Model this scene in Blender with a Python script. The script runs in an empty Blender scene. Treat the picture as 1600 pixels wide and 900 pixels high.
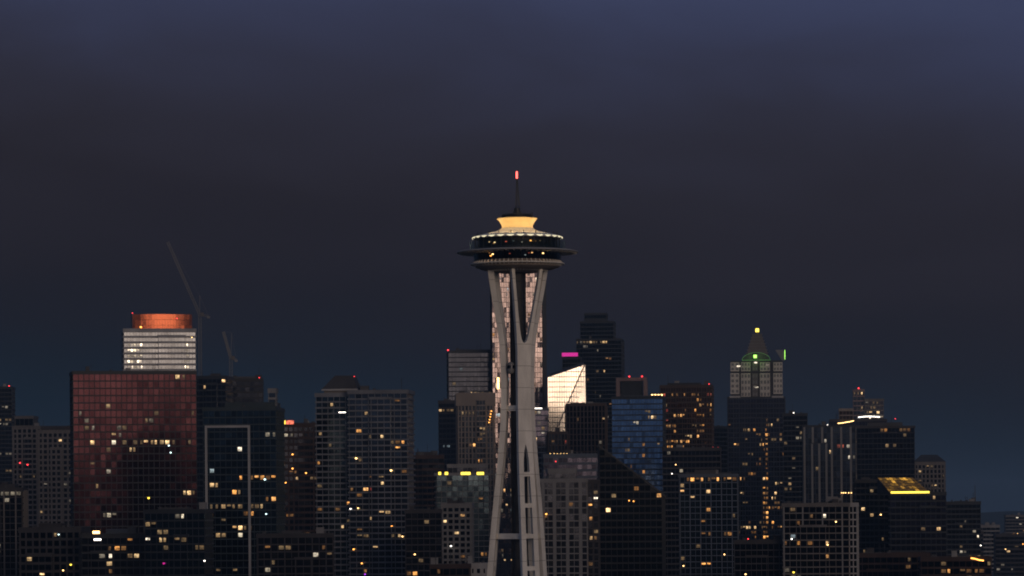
import bpy, math, random
from math import sin, cos, pi, radians as R
from mathutils import Vector, Matrix

# ------------------------------------------------------------------ camera, sky, sun, exposure
sc = bpy.context.scene
COL = sc.collection
F, HZ, CZ, ROLL = 5760.0, 800.0, 62.0, R(0.45)     # focal length and horizon row on a 1600x900 frame, eye height
SUN_AZ, SUN_EL = 160.0, 2.0                        # degrees clockwise from the view direction, degrees above horizon

cam_data = bpy.data.cameras.new('camera')
cam = bpy.data.objects.new('camera', cam_data)
COL.objects.link(cam)
cam.location = (0, 0, CZ)
cam.rotation_euler = (pi / 2, ROLL, 0)
cam_data.sensor_width = 36.0
cam_data.lens = F / 1600 * 36.0
cam_data.shift_y = (HZ - 450) / 1600
cam_data.clip_start = 1.0
cam_data.clip_end = 60000
sc.camera = cam

sc.render.engine = 'CYCLES'
sc.cycles.use_denoising = True
sc.cycles.max_bounces = 5
sc.cycles.volume_bounces = 1
sc.cycles.filter_width = 1.9
sc.view_settings.view_transform = 'Standard'
sc.view_settings.look = 'None'
sc.view_settings.exposure = 0.0
sc.view_settings.gamma = 1.0
sc.view_settings.use_curve_mapping = False

world = bpy.data.worlds.new('World')
sc.world = world
world.use_nodes = True


def build_world():
    nt = world.node_tree
    N, L = nt.nodes, nt.links
    bg = N['Background']

    def math_node(op, a=None, b=None, c=None, clamp=False):
        n = N.new('ShaderNodeMath'); n.operation = op; n.use_clamp = clamp
        for i, v in enumerate((a, b, c)):
            if v is None: continue
            if isinstance(v, (int, float)): n.inputs[i].default_value = v
            else: L.new(v, n.inputs[i])
        return n.outputs[0]

    def smooth(v, a, b):
        n = N.new('ShaderNodeMapRange'); n.interpolation_type = 'SMOOTHERSTEP'
        L.new(v, n.inputs[0]); n.inputs[1].default_value = a; n.inputs[2].default_value = b
        return n.outputs[0]

    def mix(f, a, b, mode='MIX'):
        n = N.new('ShaderNodeMix'); n.data_type = 'RGBA'; n.blend_type = mode
        for i, v in ((0, f), (6, a), (7, b)):
            if isinstance(v, (int, float)): n.inputs[i].default_value = v
            elif isinstance(v, tuple): n.inputs[i].default_value = v
            else: L.new(v, n.inputs[i])
        return n.outputs[2]

    sky = N.new('ShaderNodeTexSky')
    sky.sky_type = 'NISHITA'; sky.sun_disc = False
    sky.sun_elevation = R(SUN_EL); sky.sun_rotation = R(SUN_AZ)
    sky.altitude = 100; sky.air_density = 0.8; sky.dust_density = 1.5; sky.ozone_density = 4.0
    skyc = mix(1.0, sky.outputs[0], (0.06, 0.06, 0.06, 1), 'MULTIPLY')

    tc = N.new('ShaderNodeTexCoord')
    sep = N.new('ShaderNodeSeparateXYZ'); L.new(tc.outputs['Generated'], sep.inputs[0])
    x, y, z = sep.outputs

    # streaks of thin cloud all round the horizon
    mp = N.new('ShaderNodeMapping'); mp.inputs['Scale'].default_value = (5, 5, 42); mp.inputs['Location'].default_value = (0, 0, 7.4)  # offset picked to open an unseen sunset gap for the facades to mirror
    L.new(tc.outputs['Generated'], mp.inputs[0])
    nz = N.new('ShaderNodeTexNoise'); nz.inputs['Scale'].default_value = 1.0
    nz.inputs['Detail'].default_value = 4; nz.inputs['Roughness'].default_value = 0.55
    L.new(mp.outputs[0], nz.inputs[0])
    streak = smooth(nz.outputs[0], 0.36, 0.56)
    skyc = mix(math_node('MULTIPLY', streak, 0.90), skyc, (0.075, 0.095, 0.150, 1))

    # the dark overcast bank over the city: its underside thins with height into blue dusk
    mp2 = N.new('ShaderNodeMapping'); mp2.inputs['Scale'].default_value = (9, 9, 26)
    L.new(tc.outputs['Generated'], mp2.inputs[0])
    nz2 = N.new('ShaderNodeTexNoise'); nz2.inputs['Scale'].default_value = 1.0
    nz2.inputs['Detail'].default_value = 7; nz2.inputs['Roughness'].default_value = 0.5; nz2.inputs['Distortion'].default_value = 0.6
    L.new(mp2.outputs[0], nz2.inputs[0])
    wob = math_node('MULTIPLY_ADD', nz2.outputs[0], 0.044, -0.022)
    tilt = math_node('MULTIPLY', x, 0.08)
    e = math_node('ADD', math_node('ADD', z, wob), tilt)
    ramp = N.new('ShaderNodeValToRGB')
    L.new(math_node('MULTIPLY', e, 4.0, clamp=True), ramp.inputs[0])
    cr = ramp.color_ramp; cr.interpolation = 'B_SPLINE'
    stops = [(0.0, (0.0040, 0.0125, 0.0240)), (0.08, (0.0055, 0.0128, 0.0225)), (0.17, (0.0100, 0.0102, 0.0160)),
             (0.30, (0.0170, 0.0145, 0.0205)), (0.44, (0.0260, 0.0245, 0.0365)), (0.57, (0.0420, 0.0510, 0.1100)),
             (1.0, (0.060, 0.075, 0.15))]
    while len(cr.elements) < len(stops): cr.elements.new(0.5)
    for el, (p, c) in zip(cr.elements, stops):
        el.position = p; el.color = (*c, 1)
    front = smooth(y, -0.25, 0.70)
    low = math_node('SUBTRACT', 1.0, smooth(z, 0.25, 0.75))
    final = mix(math_node('MULTIPLY', front, low), skyc, ramp.outputs[0])
    L.new(final, bg.inputs[0])
    bg.inputs[1].default_value = 1.0


build_world()

sun_data = bpy.data.lights.new('sun', 'SUN')
sun_data.energy = 1.05
sun_data.angle = R(34)
sun_data.color = (1.0, 0.74, 0.54)
sun = bpy.data.objects.new('sun', sun_data)
COL.objects.link(sun)
_d = Vector((sin(R(SUN_AZ)) * cos(R(SUN_EL)), cos(R(SUN_AZ)) * cos(R(SUN_EL)), sin(R(SUN_EL))))
sun.rotation_euler = _d.to_track_quat('Z', 'Y').to_euler()

# ------------------------------------------------------------------ helpers
rng = random.Random(7)


def P(px, py, Y):
    """a point of the place, from its row and column on the 1600x900 frame and its distance"""
    a, b = px - 800, HZ - py
    return Vector(((a * cos(ROLL) + b * sin(ROLL)) * Y / F, Y, CZ + (b * cos(ROLL) - a * sin(ROLL)) * Y / F))


class MB:
    def __init__(s):
        s.v, s.f, s.m = [], [], []

    def face(s, pts, m=0):
        n = len(s.v); s.v += [tuple(p) for p in pts]; s.f.append(tuple(range(n, n + len(pts)))); s.m.append(m)
        return s

    def hexa(s, p, m=0):                       # p: 4 bottom ccw + 4 top ccw
        n = len(s.v); s.v += [tuple(q) for q in p]
        for q in ((3, 2, 1, 0), (4, 5, 6, 7), (0, 1, 5, 4), (1, 2, 6, 5), (2, 3, 7, 6), (3, 0, 4, 7)):
            s.f.append(tuple(n + i for i in q)); s.m.append(m)
        return s

    def box(s, x0, x1, y0, y1, z0, z1, m=0):
        return s.hexa([(x0, y0, z0), (x1, y0, z0), (x1, y1, z0), (x0, y1, z0),
                       (x0, y0, z1), (x1, y0, z1), (x1, y1, z1), (x0, y1, z1)], m)

    def bar(s, a, b, w, m=0, sides=4):
        a, b = Vector(a), Vector(b); d = (b - a).normalized()
        u = d.orthogonal().normalized(); t = d.cross(u)
        n = len(s.v)
        for c in (a, b):
            for k in range(sides):
                g = 2 * pi * k / sides
                s.v.append(tuple(c + (u * cos(g) + t * sin(g)) * w))
        for k in range(sides):
            j = (k + 1) % sides
            s.f.append((n + k, n + j, n + sides + j, n + sides + k)); s.m.append(m)
        s.f.append(tuple(n + k for k in range(sides))[::-1]); s.m.append(m)
        s.f.append(tuple(n + sides + k for k in range(sides))); s.m.append(m)
        return s

    def lathe(s, prof, seg=64, m=0, close=True):
        n = len(s.v)
        for r, z in prof:
            for k in range(seg):
                g = 2 * pi * k / seg
                s.v.append((r * cos(g), r * sin(g), z))
        for i in range(len(prof) - 1):
            for k in range(seg):
                j = (k + 1) % seg
                s.f.append((n + i * seg + k, n + i * seg + j, n + (i + 1) * seg + j, n + (i + 1) * seg + k)); s.m.append(m)
        if close:
            s.f.append(tuple(n + k for k in range(seg))[::-1]); s.m.append(m)
            b = n + (len(prof) - 1) * seg
            s.f.append(tuple(b + k for k in range(seg))); s.m.append(m)
        return s

    def mesh(s, name, mats, smooth=False):
        me = bpy.data.meshes.new(name)
        me.from_pydata(s.v, [], s.f)
        for m in (mats if isinstance(mats, (list, tuple)) else [mats]): me.materials.append(m)
        if any(s.m): me.polygons.foreach_set('material_index', s.m)
        if smooth: me.polygons.foreach_set('use_smooth', [True] * len(s.f))
        me.update()
        return me

    def build(s, name, mats, parent=None, kind=None, smooth=False):
        return put(name, s.mesh(name, mats, smooth), parent, kind=kind)


def put(name, me, parent=None, loc=(0, 0, 0), rz=0, kind=None):
    o = bpy.data.objects.new(name, me)
    COL.objects.link(o)
    o.location = loc
    if rz: o.rotation_euler = (0, 0, rz)
    if parent is not None: o.parent = parent
    if kind: o['kind'] = kind
    return o


def thing(name, label, cat, loc=(0, 0, 0), rz=0, group=None):
    o = bpy.data.objects.new(name, None)
    COL.objects.link(o)
    o.location = loc; o.rotation_euler = (0, 0, rz)
    o['label'] = label; o['category'] = cat
    if group: o['group'] = group
    return o


# ------------------------------------------------------------------ materials
def mat_wall(name, col, rough=0.85, var=0.35, scale=0.08, spec=0.3):
    m = bpy.data.materials.new(name); m.use_nodes = True
    nt = m.node_tree; b = nt.nodes['Principled BSDF']
    tc = nt.nodes.new('ShaderNodeTexCoord')
    mp = nt.nodes.new('ShaderNodeMapping'); mp.inputs['Scale'].default_value = (1, 1, 0.25)
    nt.links.new(tc.outputs['Object'], mp.inputs[0])
    n = nt.nodes.new('ShaderNodeTexNoise'); n.inputs['Scale'].default_value = scale; n.inputs['Detail'].default_value = 6
    n.inputs['Roughness'].default_value = 0.65
    nt.links.new(mp.outputs[0], n.inputs[0])
    r = nt.nodes.new('ShaderNodeValToRGB'); r.color_ramp.elements[0].position = 0.3; r.color_ramp.elements[1].position = 0.7
    r.color_ramp.elements[0].color = (*[c * (1 - var) for c in col], 1)
    r.color_ramp.elements[1].color = (*[min(1, c * (1 + var * 0.6)) for c in col], 1)
    nt.links.new(n.outputs[0], r.inputs[0]); nt.links.new(r.outputs[0], b.inputs['Base Color'])
    b.inputs['Roughness'].default_value = rough
    b.inputs['Specular IOR Level'].default_value = spec
    return m


def mat_glass(name, tint, rough=0.10):
    """coated facade glass: opaque from outside, mirrors a tinted share of the dusk sky"""
    m = bpy.data.materials.new(name); m.use_nodes = True
    nt = m.node_tree; b = nt.nodes['Principled BSDF']
    tc = nt.nodes.new('ShaderNodeTexCoord')
    n = nt.nodes.new('ShaderNodeTexNoise'); n.inputs['Scale'].default_value = 0.06; n.inputs['Detail'].default_value = 4
    nt.links.new(tc.outputs['Object'], n.inputs[0])
    r = nt.nodes.new('ShaderNodeValToRGB'); r.color_ramp.elements[0].position = 0.3; r.color_ramp.elements[1].position = 0.7
    r.color_ramp.elements[0].color = (*[c * 0.75 for c in tint], 1)
    r.color_ramp.elements[1].color = (*[min(1, c * 1.2) for c in tint], 1)
    nt.links.new(n.outputs[0], r.inputs[0]); nt.links.new(r.outputs[0], b.inputs['Base Color'])
    b.inputs['Metallic'].default_value = 1.0
    b.inputs['Roughness'].default_value = rough
    return m


def mat_clear(name):
    """clear barrier glass with a thin reflection"""
    m = bpy.data.materials.new(name); m.use_nodes = True
    nt = m.node_tree; nt.nodes.clear()
    o = nt.nodes.new('ShaderNodeOutputMaterial'); x = nt.nodes.new('ShaderNodeMixShader')
    t = nt.nodes.new('ShaderNodeBsdfTransparent'); t.inputs[0].default_value = (.80, .86, .86, 1)
    g = nt.nodes.new('ShaderNodeBsdfGlossy'); g.inputs['Color'].default_value = (.7, .8, .85, 1); g.inputs['Roughness'].default_value = .06
    x.inputs[0].default_value = .05
    nt.links.new(t.outputs[0], x.inputs[1]); nt.links.new(g.outputs[0], x.inputs[2]); nt.links.new(x.outputs[0], o.inputs['Surface'])
    return m


def mat_emit(name, col, strength, vary=False):
    m = bpy.data.materials.new(name); m.use_nodes = True
    nt = m.node_tree; b = nt.nodes['Principled BSDF']
    b.inputs['Base Color'].default_value = (0.02, 0.02, 0.02, 1)
    b.inputs['Emission Color'].default_value = (*col, 1)
    b.inputs['Emission Strength'].default_value = strength
    if vary:                                   # rooms differ: each window its own brightness, furniture and blinds inside
        oi = nt.nodes.new('ShaderNodeObjectInfo')
        p = nt.nodes.new('ShaderNodeMath'); p.operation = 'POWER'; p.inputs[1].default_value = 5.0
        nt.links.new(oi.outputs['Random'], p.inputs[0])
        q = nt.nodes.new('ShaderNodeMath'); q.operation = 'MULTIPLY_ADD'
        q.inputs[1].default_value = strength * 3.4; q.inputs[2].default_value = strength * 0.20
        nt.links.new(p.outputs[0], q.inputs[0])
        tc = nt.nodes.new('ShaderNodeTexCoord')
        ad = nt.nodes.new('ShaderNodeVectorMath'); ad.operation = 'ADD'
        nt.links.new(tc.outputs['Object'], ad.inputs[0]); nt.links.new(oi.outputs['Location'], ad.inputs[1])
        n = nt.nodes.new('ShaderNodeTexNoise'); n.inputs['Scale'].default_value = 0.9
        nt.links.new(ad.outputs[0], n.inputs[0])
        mr = nt.nodes.new('ShaderNodeMapRange'); mr.inputs[1].default_value = 0.3; mr.inputs[2].default_value = 0.7
        mr.inputs[3].default_value = 0.25; mr.inputs[4].default_value = 1.5
        nt.links.new(n.outputs[0], mr.inputs[0])
        sp = nt.nodes.new('ShaderNodeSeparateXYZ'); nt.links.new(tc.outputs['Object'], sp.inputs[0])
        cl = nt.nodes.new('ShaderNodeMapRange'); cl.inputs[1].default_value = -2.0; cl.inputs[2].default_value = -0.1
        cl.inputs[3].default_value = 0.45; cl.inputs[4].default_value = 1.35       # ceilings carry the lamps
        nt.links.new(sp.outputs[2], cl.inputs[0])
        k0 = nt.nodes.new('ShaderNodeMath'); k0.operation = 'MULTIPLY'
        nt.links.new(q.outputs[0], k0.inputs[0]); nt.links.new(cl.outputs[0], k0.inputs[1]); q = k0
        k = nt.nodes.new('ShaderNodeMath'); k.operation = 'MULTIPLY'
        nt.links.new(q.outputs[0], k.inputs[0]); nt.links.new(mr.outputs[0], k.inputs[1])
        nt.links.new(k.outputs[0], b.inputs['Emission Strength'])
        wn = nt.nodes.new('ShaderNodeTexWhiteNoise'); nt.links.new(oi.outputs['Location'], wn.inputs[0])   # lamp colour differs from room to room
        mx = nt.nodes.new('ShaderNodeMix'); mx.data_type = 'RGBA'
        wp = nt.nodes.new('ShaderNodeMath'); wp.operation = 'POWER'; wp.inputs[1].default_value = 2.0
        nt.links.new(wn.outputs[0], wp.inputs[0])
        nt.links.new(wp.outputs[0], mx.inputs[0]); mx.inputs[6].default_value = (*col, 1)
        mx.inputs[7].default_value = (col[0], col[1] * .7 + .24, col[2] * .7 + .13, 1)
        nt.links.new(mx.outputs[2], b.inputs['Emission Color'])
    m.cycles.emission_sampling = 'NONE'
    return m


W = {
    'white_paint': mat_wall('white_paint', (0.82, 0.79, 0.73), 0.6, 0.26, 0.25),
    'cream_roof': mat_wall('cream_roof', (0.72, 0.71, 0.68), 0.5, 0.10, 0.2),
    'dark_steel': mat_wall('dark_steel', (0.030, 0.032, 0.036), 0.55, 0.3, 0.2, 0.5),
    'black_metal': mat_wall('black_metal', (0.012, 0.013, 0.016), 0.6, 0.3, 0.2, 0.4),
    'concrete': mat_wall('concrete', (0.21, 0.21, 0.215), 0.9, 0.3),
    'concrete_pale': mat_wall('concrete_pale', (0.34, 0.34, 0.35), 0.9, 0.25),
    'pale_stone': mat_wall('pale_stone', (0.55, 0.52, 0.49), 0.85, 0.25),
    'stone': mat_wall('stone', (0.15, 0.14, 0.135), 0.9, 0.3),
    'stone_dark': mat_wall('stone_dark', (0.055, 0.052, 0.055), 0.9, 0.3),
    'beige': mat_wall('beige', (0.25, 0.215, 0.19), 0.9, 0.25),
    'brick': mat_wall('brick', (0.055, 0.036, 0.030), 0.9, 0.35),
    'blue_grey': mat_wall('blue_grey', (0.165, 0.175, 0.20), 0.85, 0.4),
    'rose': mat_wall('rose', (0.22, 0.165, 0.165), 0.85, 0.3),
    'blue_panel': mat_wall('blue_panel', (0.075, 0.095, 0.13), 0.6, 0.3),
    'teal_panel': mat_wall('teal_panel', (0.030, 0.045, 0.055), 0.6, 0.3),
    'navy_panel': mat_wall('navy_panel', (0.016, 0.021, 0.030), 0.5, 0.3),
    'bronze': mat_wall('bronze', (0.045, 0.026, 0.018), 0.5, 0.3),
    'roof_grey': mat_wall('roof_grey', (0.08, 0.08, 0.085), 0.95, 0.3),
    'asphalt': mat_wall('asphalt', (0.045, 0.045, 0.047), 0.95, 0.3, 0.01),
    'hill_green': mat_wall('hill_green', (0.03, 0.04, 0.03), 0.95, 0.4, 0.02),
}
G = {
    'navy': mat_glass('glass_navy', (0.055, 0.052, 0.075)),
    'blue': mat_glass('glass_blue', (0.27, 0.42, 0.66)),
    'teal': mat_glass('glass_teal', (0.055, 0.08, 0.10)),
    'dark': mat_glass('glass_dark', (0.022, 0.024, 0.032)),
    'black': mat_glass('glass_black', (0.008, 0.010, 0.014)),
    'bronze': mat_glass('glass_bronze', (0.10, 0.05, 0.032)),
    'pale': mat_glass('glass_pale', (0.12, 0.13, 0.15)),
    'rose': mat_glass('glass_rose', (0.20, 0.165, 0.17)),
    'plum': mat_glass('glass_sunset_plum', (0.030, 0.0125, 0.016)),  # sunset red put into the tint of a dark glass
    'sunset_red': mat_glass('glass_sunset_red', (0.36, 0.10, 0.05), 0.24),  # red of the mirrored sunset put into the crown glass tint
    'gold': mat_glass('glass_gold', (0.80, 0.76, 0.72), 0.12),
}
E = {
    'warm': mat_emit('lit_warm', (1.0, 0.62, 0.28), 0.55, True),
    'amber': mat_emit('lit_amber', (1.0, 0.42, 0.10), 0.55, True),
    'white': mat_emit('lit_white', (1.0, 0.86, 0.66), 0.5, True),
    'bright': mat_emit('lit_bright', (1.0, 0.80, 0.58), 1.3, True),
    'cool': mat_emit('lit_cool', (0.70, 0.90, 1.0), 0.42, True),
    'red': mat_emit('lit_red', (1.0, 0.10, 0.06), 0.7, True),
    'lamp_warm': mat_emit('lamp_warm', (1.0, 0.60, 0.22), 5.0),
    'lamp_amber': mat_emit('lamp_amber', (1.0, 0.40, 0.08), 4.0),
    'lamp_yellow': mat_emit('lamp_yellow', (1.0, 0.72, 0.08), 2.6),
    'lamp_white': mat_emit('lamp_white', (1.0, 0.92, 0.80), 5.0),
    'lamp_cool': mat_emit('lamp_cool', (0.70, 0.95, 0.95), 3.5),
    'lamp_red': mat_emit('lamp_red', (1.0, 0.05, 0.06), 3.5),
    'lamp_green': mat_emit('lamp_green', (0.42, 1.0, 0.14), 2.2),
    'lamp_magenta': mat_emit('lamp_magenta', (0.85, 0.03, 0.38), 0.9),
    'lamp_purple': mat_emit('lamp_purple', (0.5, 0.05, 0.9), 2.0),
}

def add_seams(m, pitch, width, dark):
    nt = m.node_tree; b = nt.nodes['Principled BSDF']
    src = b.inputs['Base Color'].links[0].from_socket
    tc = nt.nodes.new('ShaderNodeTexCoord'); sp = nt.nodes.new('ShaderNodeSeparateXYZ')
    nt.links.new(tc.outputs['Object'], sp.inputs[0])
    d = nt.nodes.new('ShaderNodeMath'); d.operation = 'PINGPONG'; d.inputs[1].default_value = pitch / 2
    nt.links.new(sp.outputs[2], d.inputs[0])
    l = nt.nodes.new('ShaderNodeMath'); l.operation = 'LESS_THAN'; l.inputs[1].default_value = width
    nt.links.new(d.outputs[0], l.inputs[0])
    s = nt.nodes.new('ShaderNodeMath'); s.operation = 'MULTIPLY'; s.inputs[1].default_value = dark
    nt.links.new(l.outputs[0], s.inputs[0])
    x = nt.nodes.new('ShaderNodeMix'); x.data_type = 'RGBA'
    nt.links.new(s.outputs[0], x.inputs[0]); nt.links.new(src, x.inputs[6]); x.inputs[7].default_value = (.2, .19, .17, 1)
    nt.links.new(x.outputs[2], b.inputs['Base Color'])


add_seams(W['white_paint'], 7.5, 0.09, 0.7)

# ------------------------------------------------------------------ ground, hill, water
def smoothstep(a, b, v):
    t = max(0, min(1, (v - a) / (b - a))); return t * t * (3 - 2 * t)


def ground_height(x, y):
    if y > 620: return 0.0
    s = 1 - smoothstep(-20, 600, y)
    top = 60.0 + 54 * smoothstep(30, -650, y)
    top += (40 * sin(x * 0.0105 - 4.5) + 7 * sin(x * 0.031)) * smoothstep(-40, -500, y)  # unseen crest shaped so its dark outline slopes across the left slab's reflection
    side = 1 - smoothstep(900, 2200, abs(x + 150))
    back = 1 - smoothstep(-1500, -2600, y)
    return top * s * side * back


def build_ground():
    xs = [-30000, -16000, -9000, -5000, -3200] + list(range(-2400, -900, 150)) + list(range(-900, 1300, 40)) + list(range(1300, 2401, 150)) + [3200, 5000, 9000, 16000, 30000]
    ys = [-20000, -9000, -5000, -3200] + list(range(-2700, 700, 100)) + [1000, 1600, 2400, 3600, 5200, 8000, 12000, 20000, 32000]
    v = [(x, y, ground_height(x, y)) for y in ys for x in xs]
    f = []
    n = len(xs)
    for j in range(len(ys) - 1):
        for i in range(n - 1):
            f.append((j * n + i, j * n + i + 1, (j + 1) * n + i + 1, (j + 1) * n + i))
    m = MB(); m.v = v; m.f = f; m.m = [0] * len(f)
    o = m.build('ground', W['asphalt'], kind='structure', smooth=True)
    # far ridge across the bay
    m = MB()
    r = random.Random(3)
    N = 60
    for row, (dy, hh) in enumerate(((0, 0), (500, 1.0), (1500, 0.8), (2600, 0))):
        for i in range(N + 1):
            x = -4500 + 9000 * i / N
            h = 52 + 22 * sin(i * 0.31) + 12 * sin(i * 0.83 + 1) + r.uniform(-3, 3)
            m.v.append((x, 9500 + dy, max(0.05, h * hh) - 0.1))
    for row in range(3):
        for i in range(N):
            a = row * (N + 1) + i
            m.f.append((a, a + 1, a + N + 2, a + N + 1)); m.m.append(0)
    m.build('hills', W['hill_green'], kind='structure', smooth=True)


build_ground()

# ------------------------------------------------------------------ lamps and beacons (parts of the roofs that carry them)
_lamp = {}


def lamp(parent, px, py, Y, kind, size=2.2, stem=1.5, name='roof_lamp'):
    """a lamp head with cap, on a stem that reaches the roof below it or on a bracket from the wall behind; part of its building"""
    if parent.name in t_dim:
        w, d, top = t_dim[parent.name]; Y = parent.location.y - d / 2
    s = size * Y / F * 0.5
    p = local(parent, P(px, py, Y))
    br = 0
    if parent.name in t_dim:
        if abs(p.x) > w / 2 + 1.0: print('LAMP OFF', parent['label'], px, py, round(p.x, 1), round(w / 2, 1))
        sup = [q for q in t_sup[parent.name] if q[0] - .5 <= p.x <= q[1] + .5 and q[2] <= p.z + s + .3]
        if sup:
            q = max(sup, key=lambda q: q[2]); stem = max(.2, p.z - s - q[2]); p.y = q[3] + .9
        else:
            stem = 0; br = 2.4; p.y = -d / 2 - br
    key = (kind, round(s, 1), round(stem, 1), br)
    if key not in _lamp:
        m = MB()
        m.lathe([(s * .35, -s), (s, -s * .55), (s, s * .55), (s * .35, s)], 10, 0)
        m.lathe([(s * 1.12, s * .62), (s * 1.12, s * .8), (s * .3, s * 1.3)], 10, 1)
        if stem: m.bar((0, 0, -s * .9), (0, 0, -s - stem), max(0.08, s * .18), 1, 6)
        if br: m.bar((0, 0, s), (0, br, s), .1, 1, 6)
        _lamp[key] = m.mesh(name, [E['lamp_' + kind], W['black_metal']])
    return put(name, _lamp[key], parent, p)


t_dim, t_sup = {}, {}


def local(parent, w):
    a = -parent.rotation_euler.z
    d = w - parent.location
    return Vector((d.x * cos(a) - d.y * sin(a), d.x * sin(a) + d.y * cos(a), d.z))


# ------------------------------------------------------------------ towers
def volume(t, cx, cy, w, d, z0, z1, fh=3.8, bay=3.0, band=(1.0, 0.25), pier=None, mull=0.12, glass='navy',
           wall='navy_panel', bandmat=None, piermat=None, lit=0.04, cols=('warm',), run=3, seed=1, zvis=0.0,
           jit=0.25, parapet=1.2, spots=(), top_blank=0, panes=True, litband=None):
    """one block of a tower: core, panes, floor bands, piers, mullions, parapet and lit windows as parts of t"""
    r = random.Random(seed)
    bandmat = bandmat or wall; piermat = piermat or bandmat
    m = MB(); m.box(cx - w / 2, cx + w / 2, cy - d / 2, cy + d / 2, z0, z1); m.build('core', W[wall], t)
    zs = max(z0, zvis)
    n = max(1, int((z1 - zs) / fh))
    nb = max(1, round(w / bay)); bw = w / nb
    nd = max(1, round(d / bay)); bd = d / nd
    off = 0.08
    bh, bp = band
    # panes, each leaning a little out of true
    if panes:
        m = MB()
        def pane(a, b, nx, ny, zb, zt):
            tw = R(r.gauss(0, jit)); tv = R(r.gauss(0, jit))
            mx, my = (a[0] + b[0]) / 2, (a[1] + b[1]) / 2
            hw = math.dist(a, b) / 2
            k1, k2 = sin(tw) * hw, sin(tv) * (zt - zb) / 2
            q = []
            for (p, sx, z, sz) in ((a, -1, zb, -1), (b, 1, zb, -1), (b, 1, zt, 1), (a, -1, zt, 1)):
                o = k1 * sx + k2 * sz
                q.append((p[0] + nx * o, p[1] + ny * o, z))
            m.face(q)
        for i in range(n):
            zt = z1 - i * fh - 0.02; zb = zt - fh + 0.02
            for c in range(nb):
                x0 = cx - w / 2 + c * bw
                pane((x0, cy - d / 2 - off), (x0 + bw - .02, cy - d / 2 - off), 0, -1, zb, zt)
            for c in range(nd):
                y0 = cy - d / 2 + c * bd
                pane((cx + w / 2 + off, y0), (cx + w / 2 + off, y0 + bd - .02), 1, 0, zb, zt)
                pane((cx - w / 2 - off, y0 + bd - .02), (cx - w / 2 - off, y0), -1, 0, zb, zt)
        m.build('window_panes', G[glass], t, kind='stuff')
    # floor bands
    if bh > 0:
        q = bp + off
        me = MB().box(-w / 2 - q, w / 2 + q, -d / 2 - q, d / 2 + q, -bh, 0).mesh('floor_band', W[bandmat])
        for i in range(1 if parapet else 0, n + 1):
            put('floor_band', me, t, (cx, cy, z1 - i * fh))
    # piers
    if pier:
        pw, pp, every = pier
        q = pp + off
        me = MB().box(-pw / 2, pw / 2, -q, 0.1, 0, z1 - zs - 0.03).mesh('pier', W[piermat])
        me2 = MB().box(-0.1, q, -pw / 2, pw / 2, 0, z1 - zs - 0.03).mesh('pier', W[piermat])
        for c in range(0, nb + 1, every):
            x = cx - w / 2 + c * bw
            if c == 0: x += pw / 2 - 0.02
            if c == nb: x -= pw / 2 - 0.02
            put('pier', me, t, (x, cy - d / 2, zs))
        for c in range(every, nd, every):
            put('pier', me2, t, (cx + w / 2, cy - d / 2 + c * bd, zs))
            put('pier', me2, t, (cx - w / 2, cy - d / 2 + c * bd, zs), pi)
    if mull:
        m = MB()
        for c in range(nb + 1):
            if pier and c % pier[2] == 0: continue
            x = cx - w / 2 + c * bw
            m.box(x - mull, x + mull, cy - d / 2 - off - 0.14, cy - d / 2, zs, z1 - 0.05)
        for c in range(1, nd):
            if pier and c % pier[2] == 0: continue
            y = cy - d / 2 + c * bd
            for s in (-1, 1):
                a, b = sorted((cx + s * w / 2, cx + s * (w / 2 + off + 0.14)))
                m.box(a, b, y - mull, y + mull, zs, z1 - 0.05)
        if m.v: m.build('mullions', W[bandmat], t, kind='stuff')
    if parapet:
        m = MB(); q = bp + off + 0.12
        for (a, b, c, e) in ((-w / 2 - q, w / 2 + q, -d / 2 - q, -d / 2 + .4), (-w / 2 - q, w / 2 + q, d / 2 - .4, d / 2 + q),
                             (-w / 2 - q, -w / 2 + .4, -d / 2 + .4, d / 2 - .4), (w / 2 - .4, w / 2 + q, -d / 2 + .4, d / 2 - .4)):
            m.box(cx + a, cx + b, cy + c, cy + e, z1 - max(bh, .3), z1 + parapet)
        m.build('parapet', W[bandmat], t)
    # lit windows
    cells = {}
    for i in range(top_blank, n):
        zt = z1 - i * fh
        c = 0
        if lit > .015 and r.random() < .06:    # a floor left on, end to end
            c0 = r.randint(0, nb // 2); k = r.choice(cols)
            for q in range(c0, min(nb, c0 + r.randint(nb // 3, nb))):
                if r.random() < .8: cells[(q, i)] = k
            continue
        while c < nb:
            p = lit * (litband.get(i, 1.0) if litband else 1.0)
            if r.random() < p / max(1, (run + 1) / 2):
                k = r.choice(cols)
                for _ in range(r.randint(1, run)):
                    if c < nb: cells[(c, i)] = k
                    c += 1
            c += 1
    for (px, py, k) in spots:
        Yw = t.location.y + cy - d / 2
        p = local(t, P(px, py, Yw))
        c = int((p.x - cx + w / 2) / bw); i = int((z1 - p.z) / fh)
        if 0 <= c < nb and 0 <= i < n: cells[(c, i)] = k
    hh = (fh - bh) * 0.68
    mesh = {}
    keys = list(cells)
    r.shuffle(keys)
    for (c, i) in keys[:300]:
        k = cells[(c, i)]
        v = r.choice((0, 0, 0, 1, 2, 3))       # some rooms have a blind half down or half drawn
        if (k, v) not in mesh:
            xa, xb = (-.36, .36) if v in (0, 3) else ((-.36, 0.02) if v == 1 else (-.05, .36))
            mesh[k, v] = MB().box(bw * xa, bw * xb, -0.05, 0.05, -hh * (.5 if v == 3 else 1), 0).mesh('lit_window', E[k])
        put('lit_window', mesh[k, v], t, (cx - w / 2 + (c + .5) * bw, cy - d / 2 - off - 0.09, z1 - i * fh - bh - (fh - bh) * .09))


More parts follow.
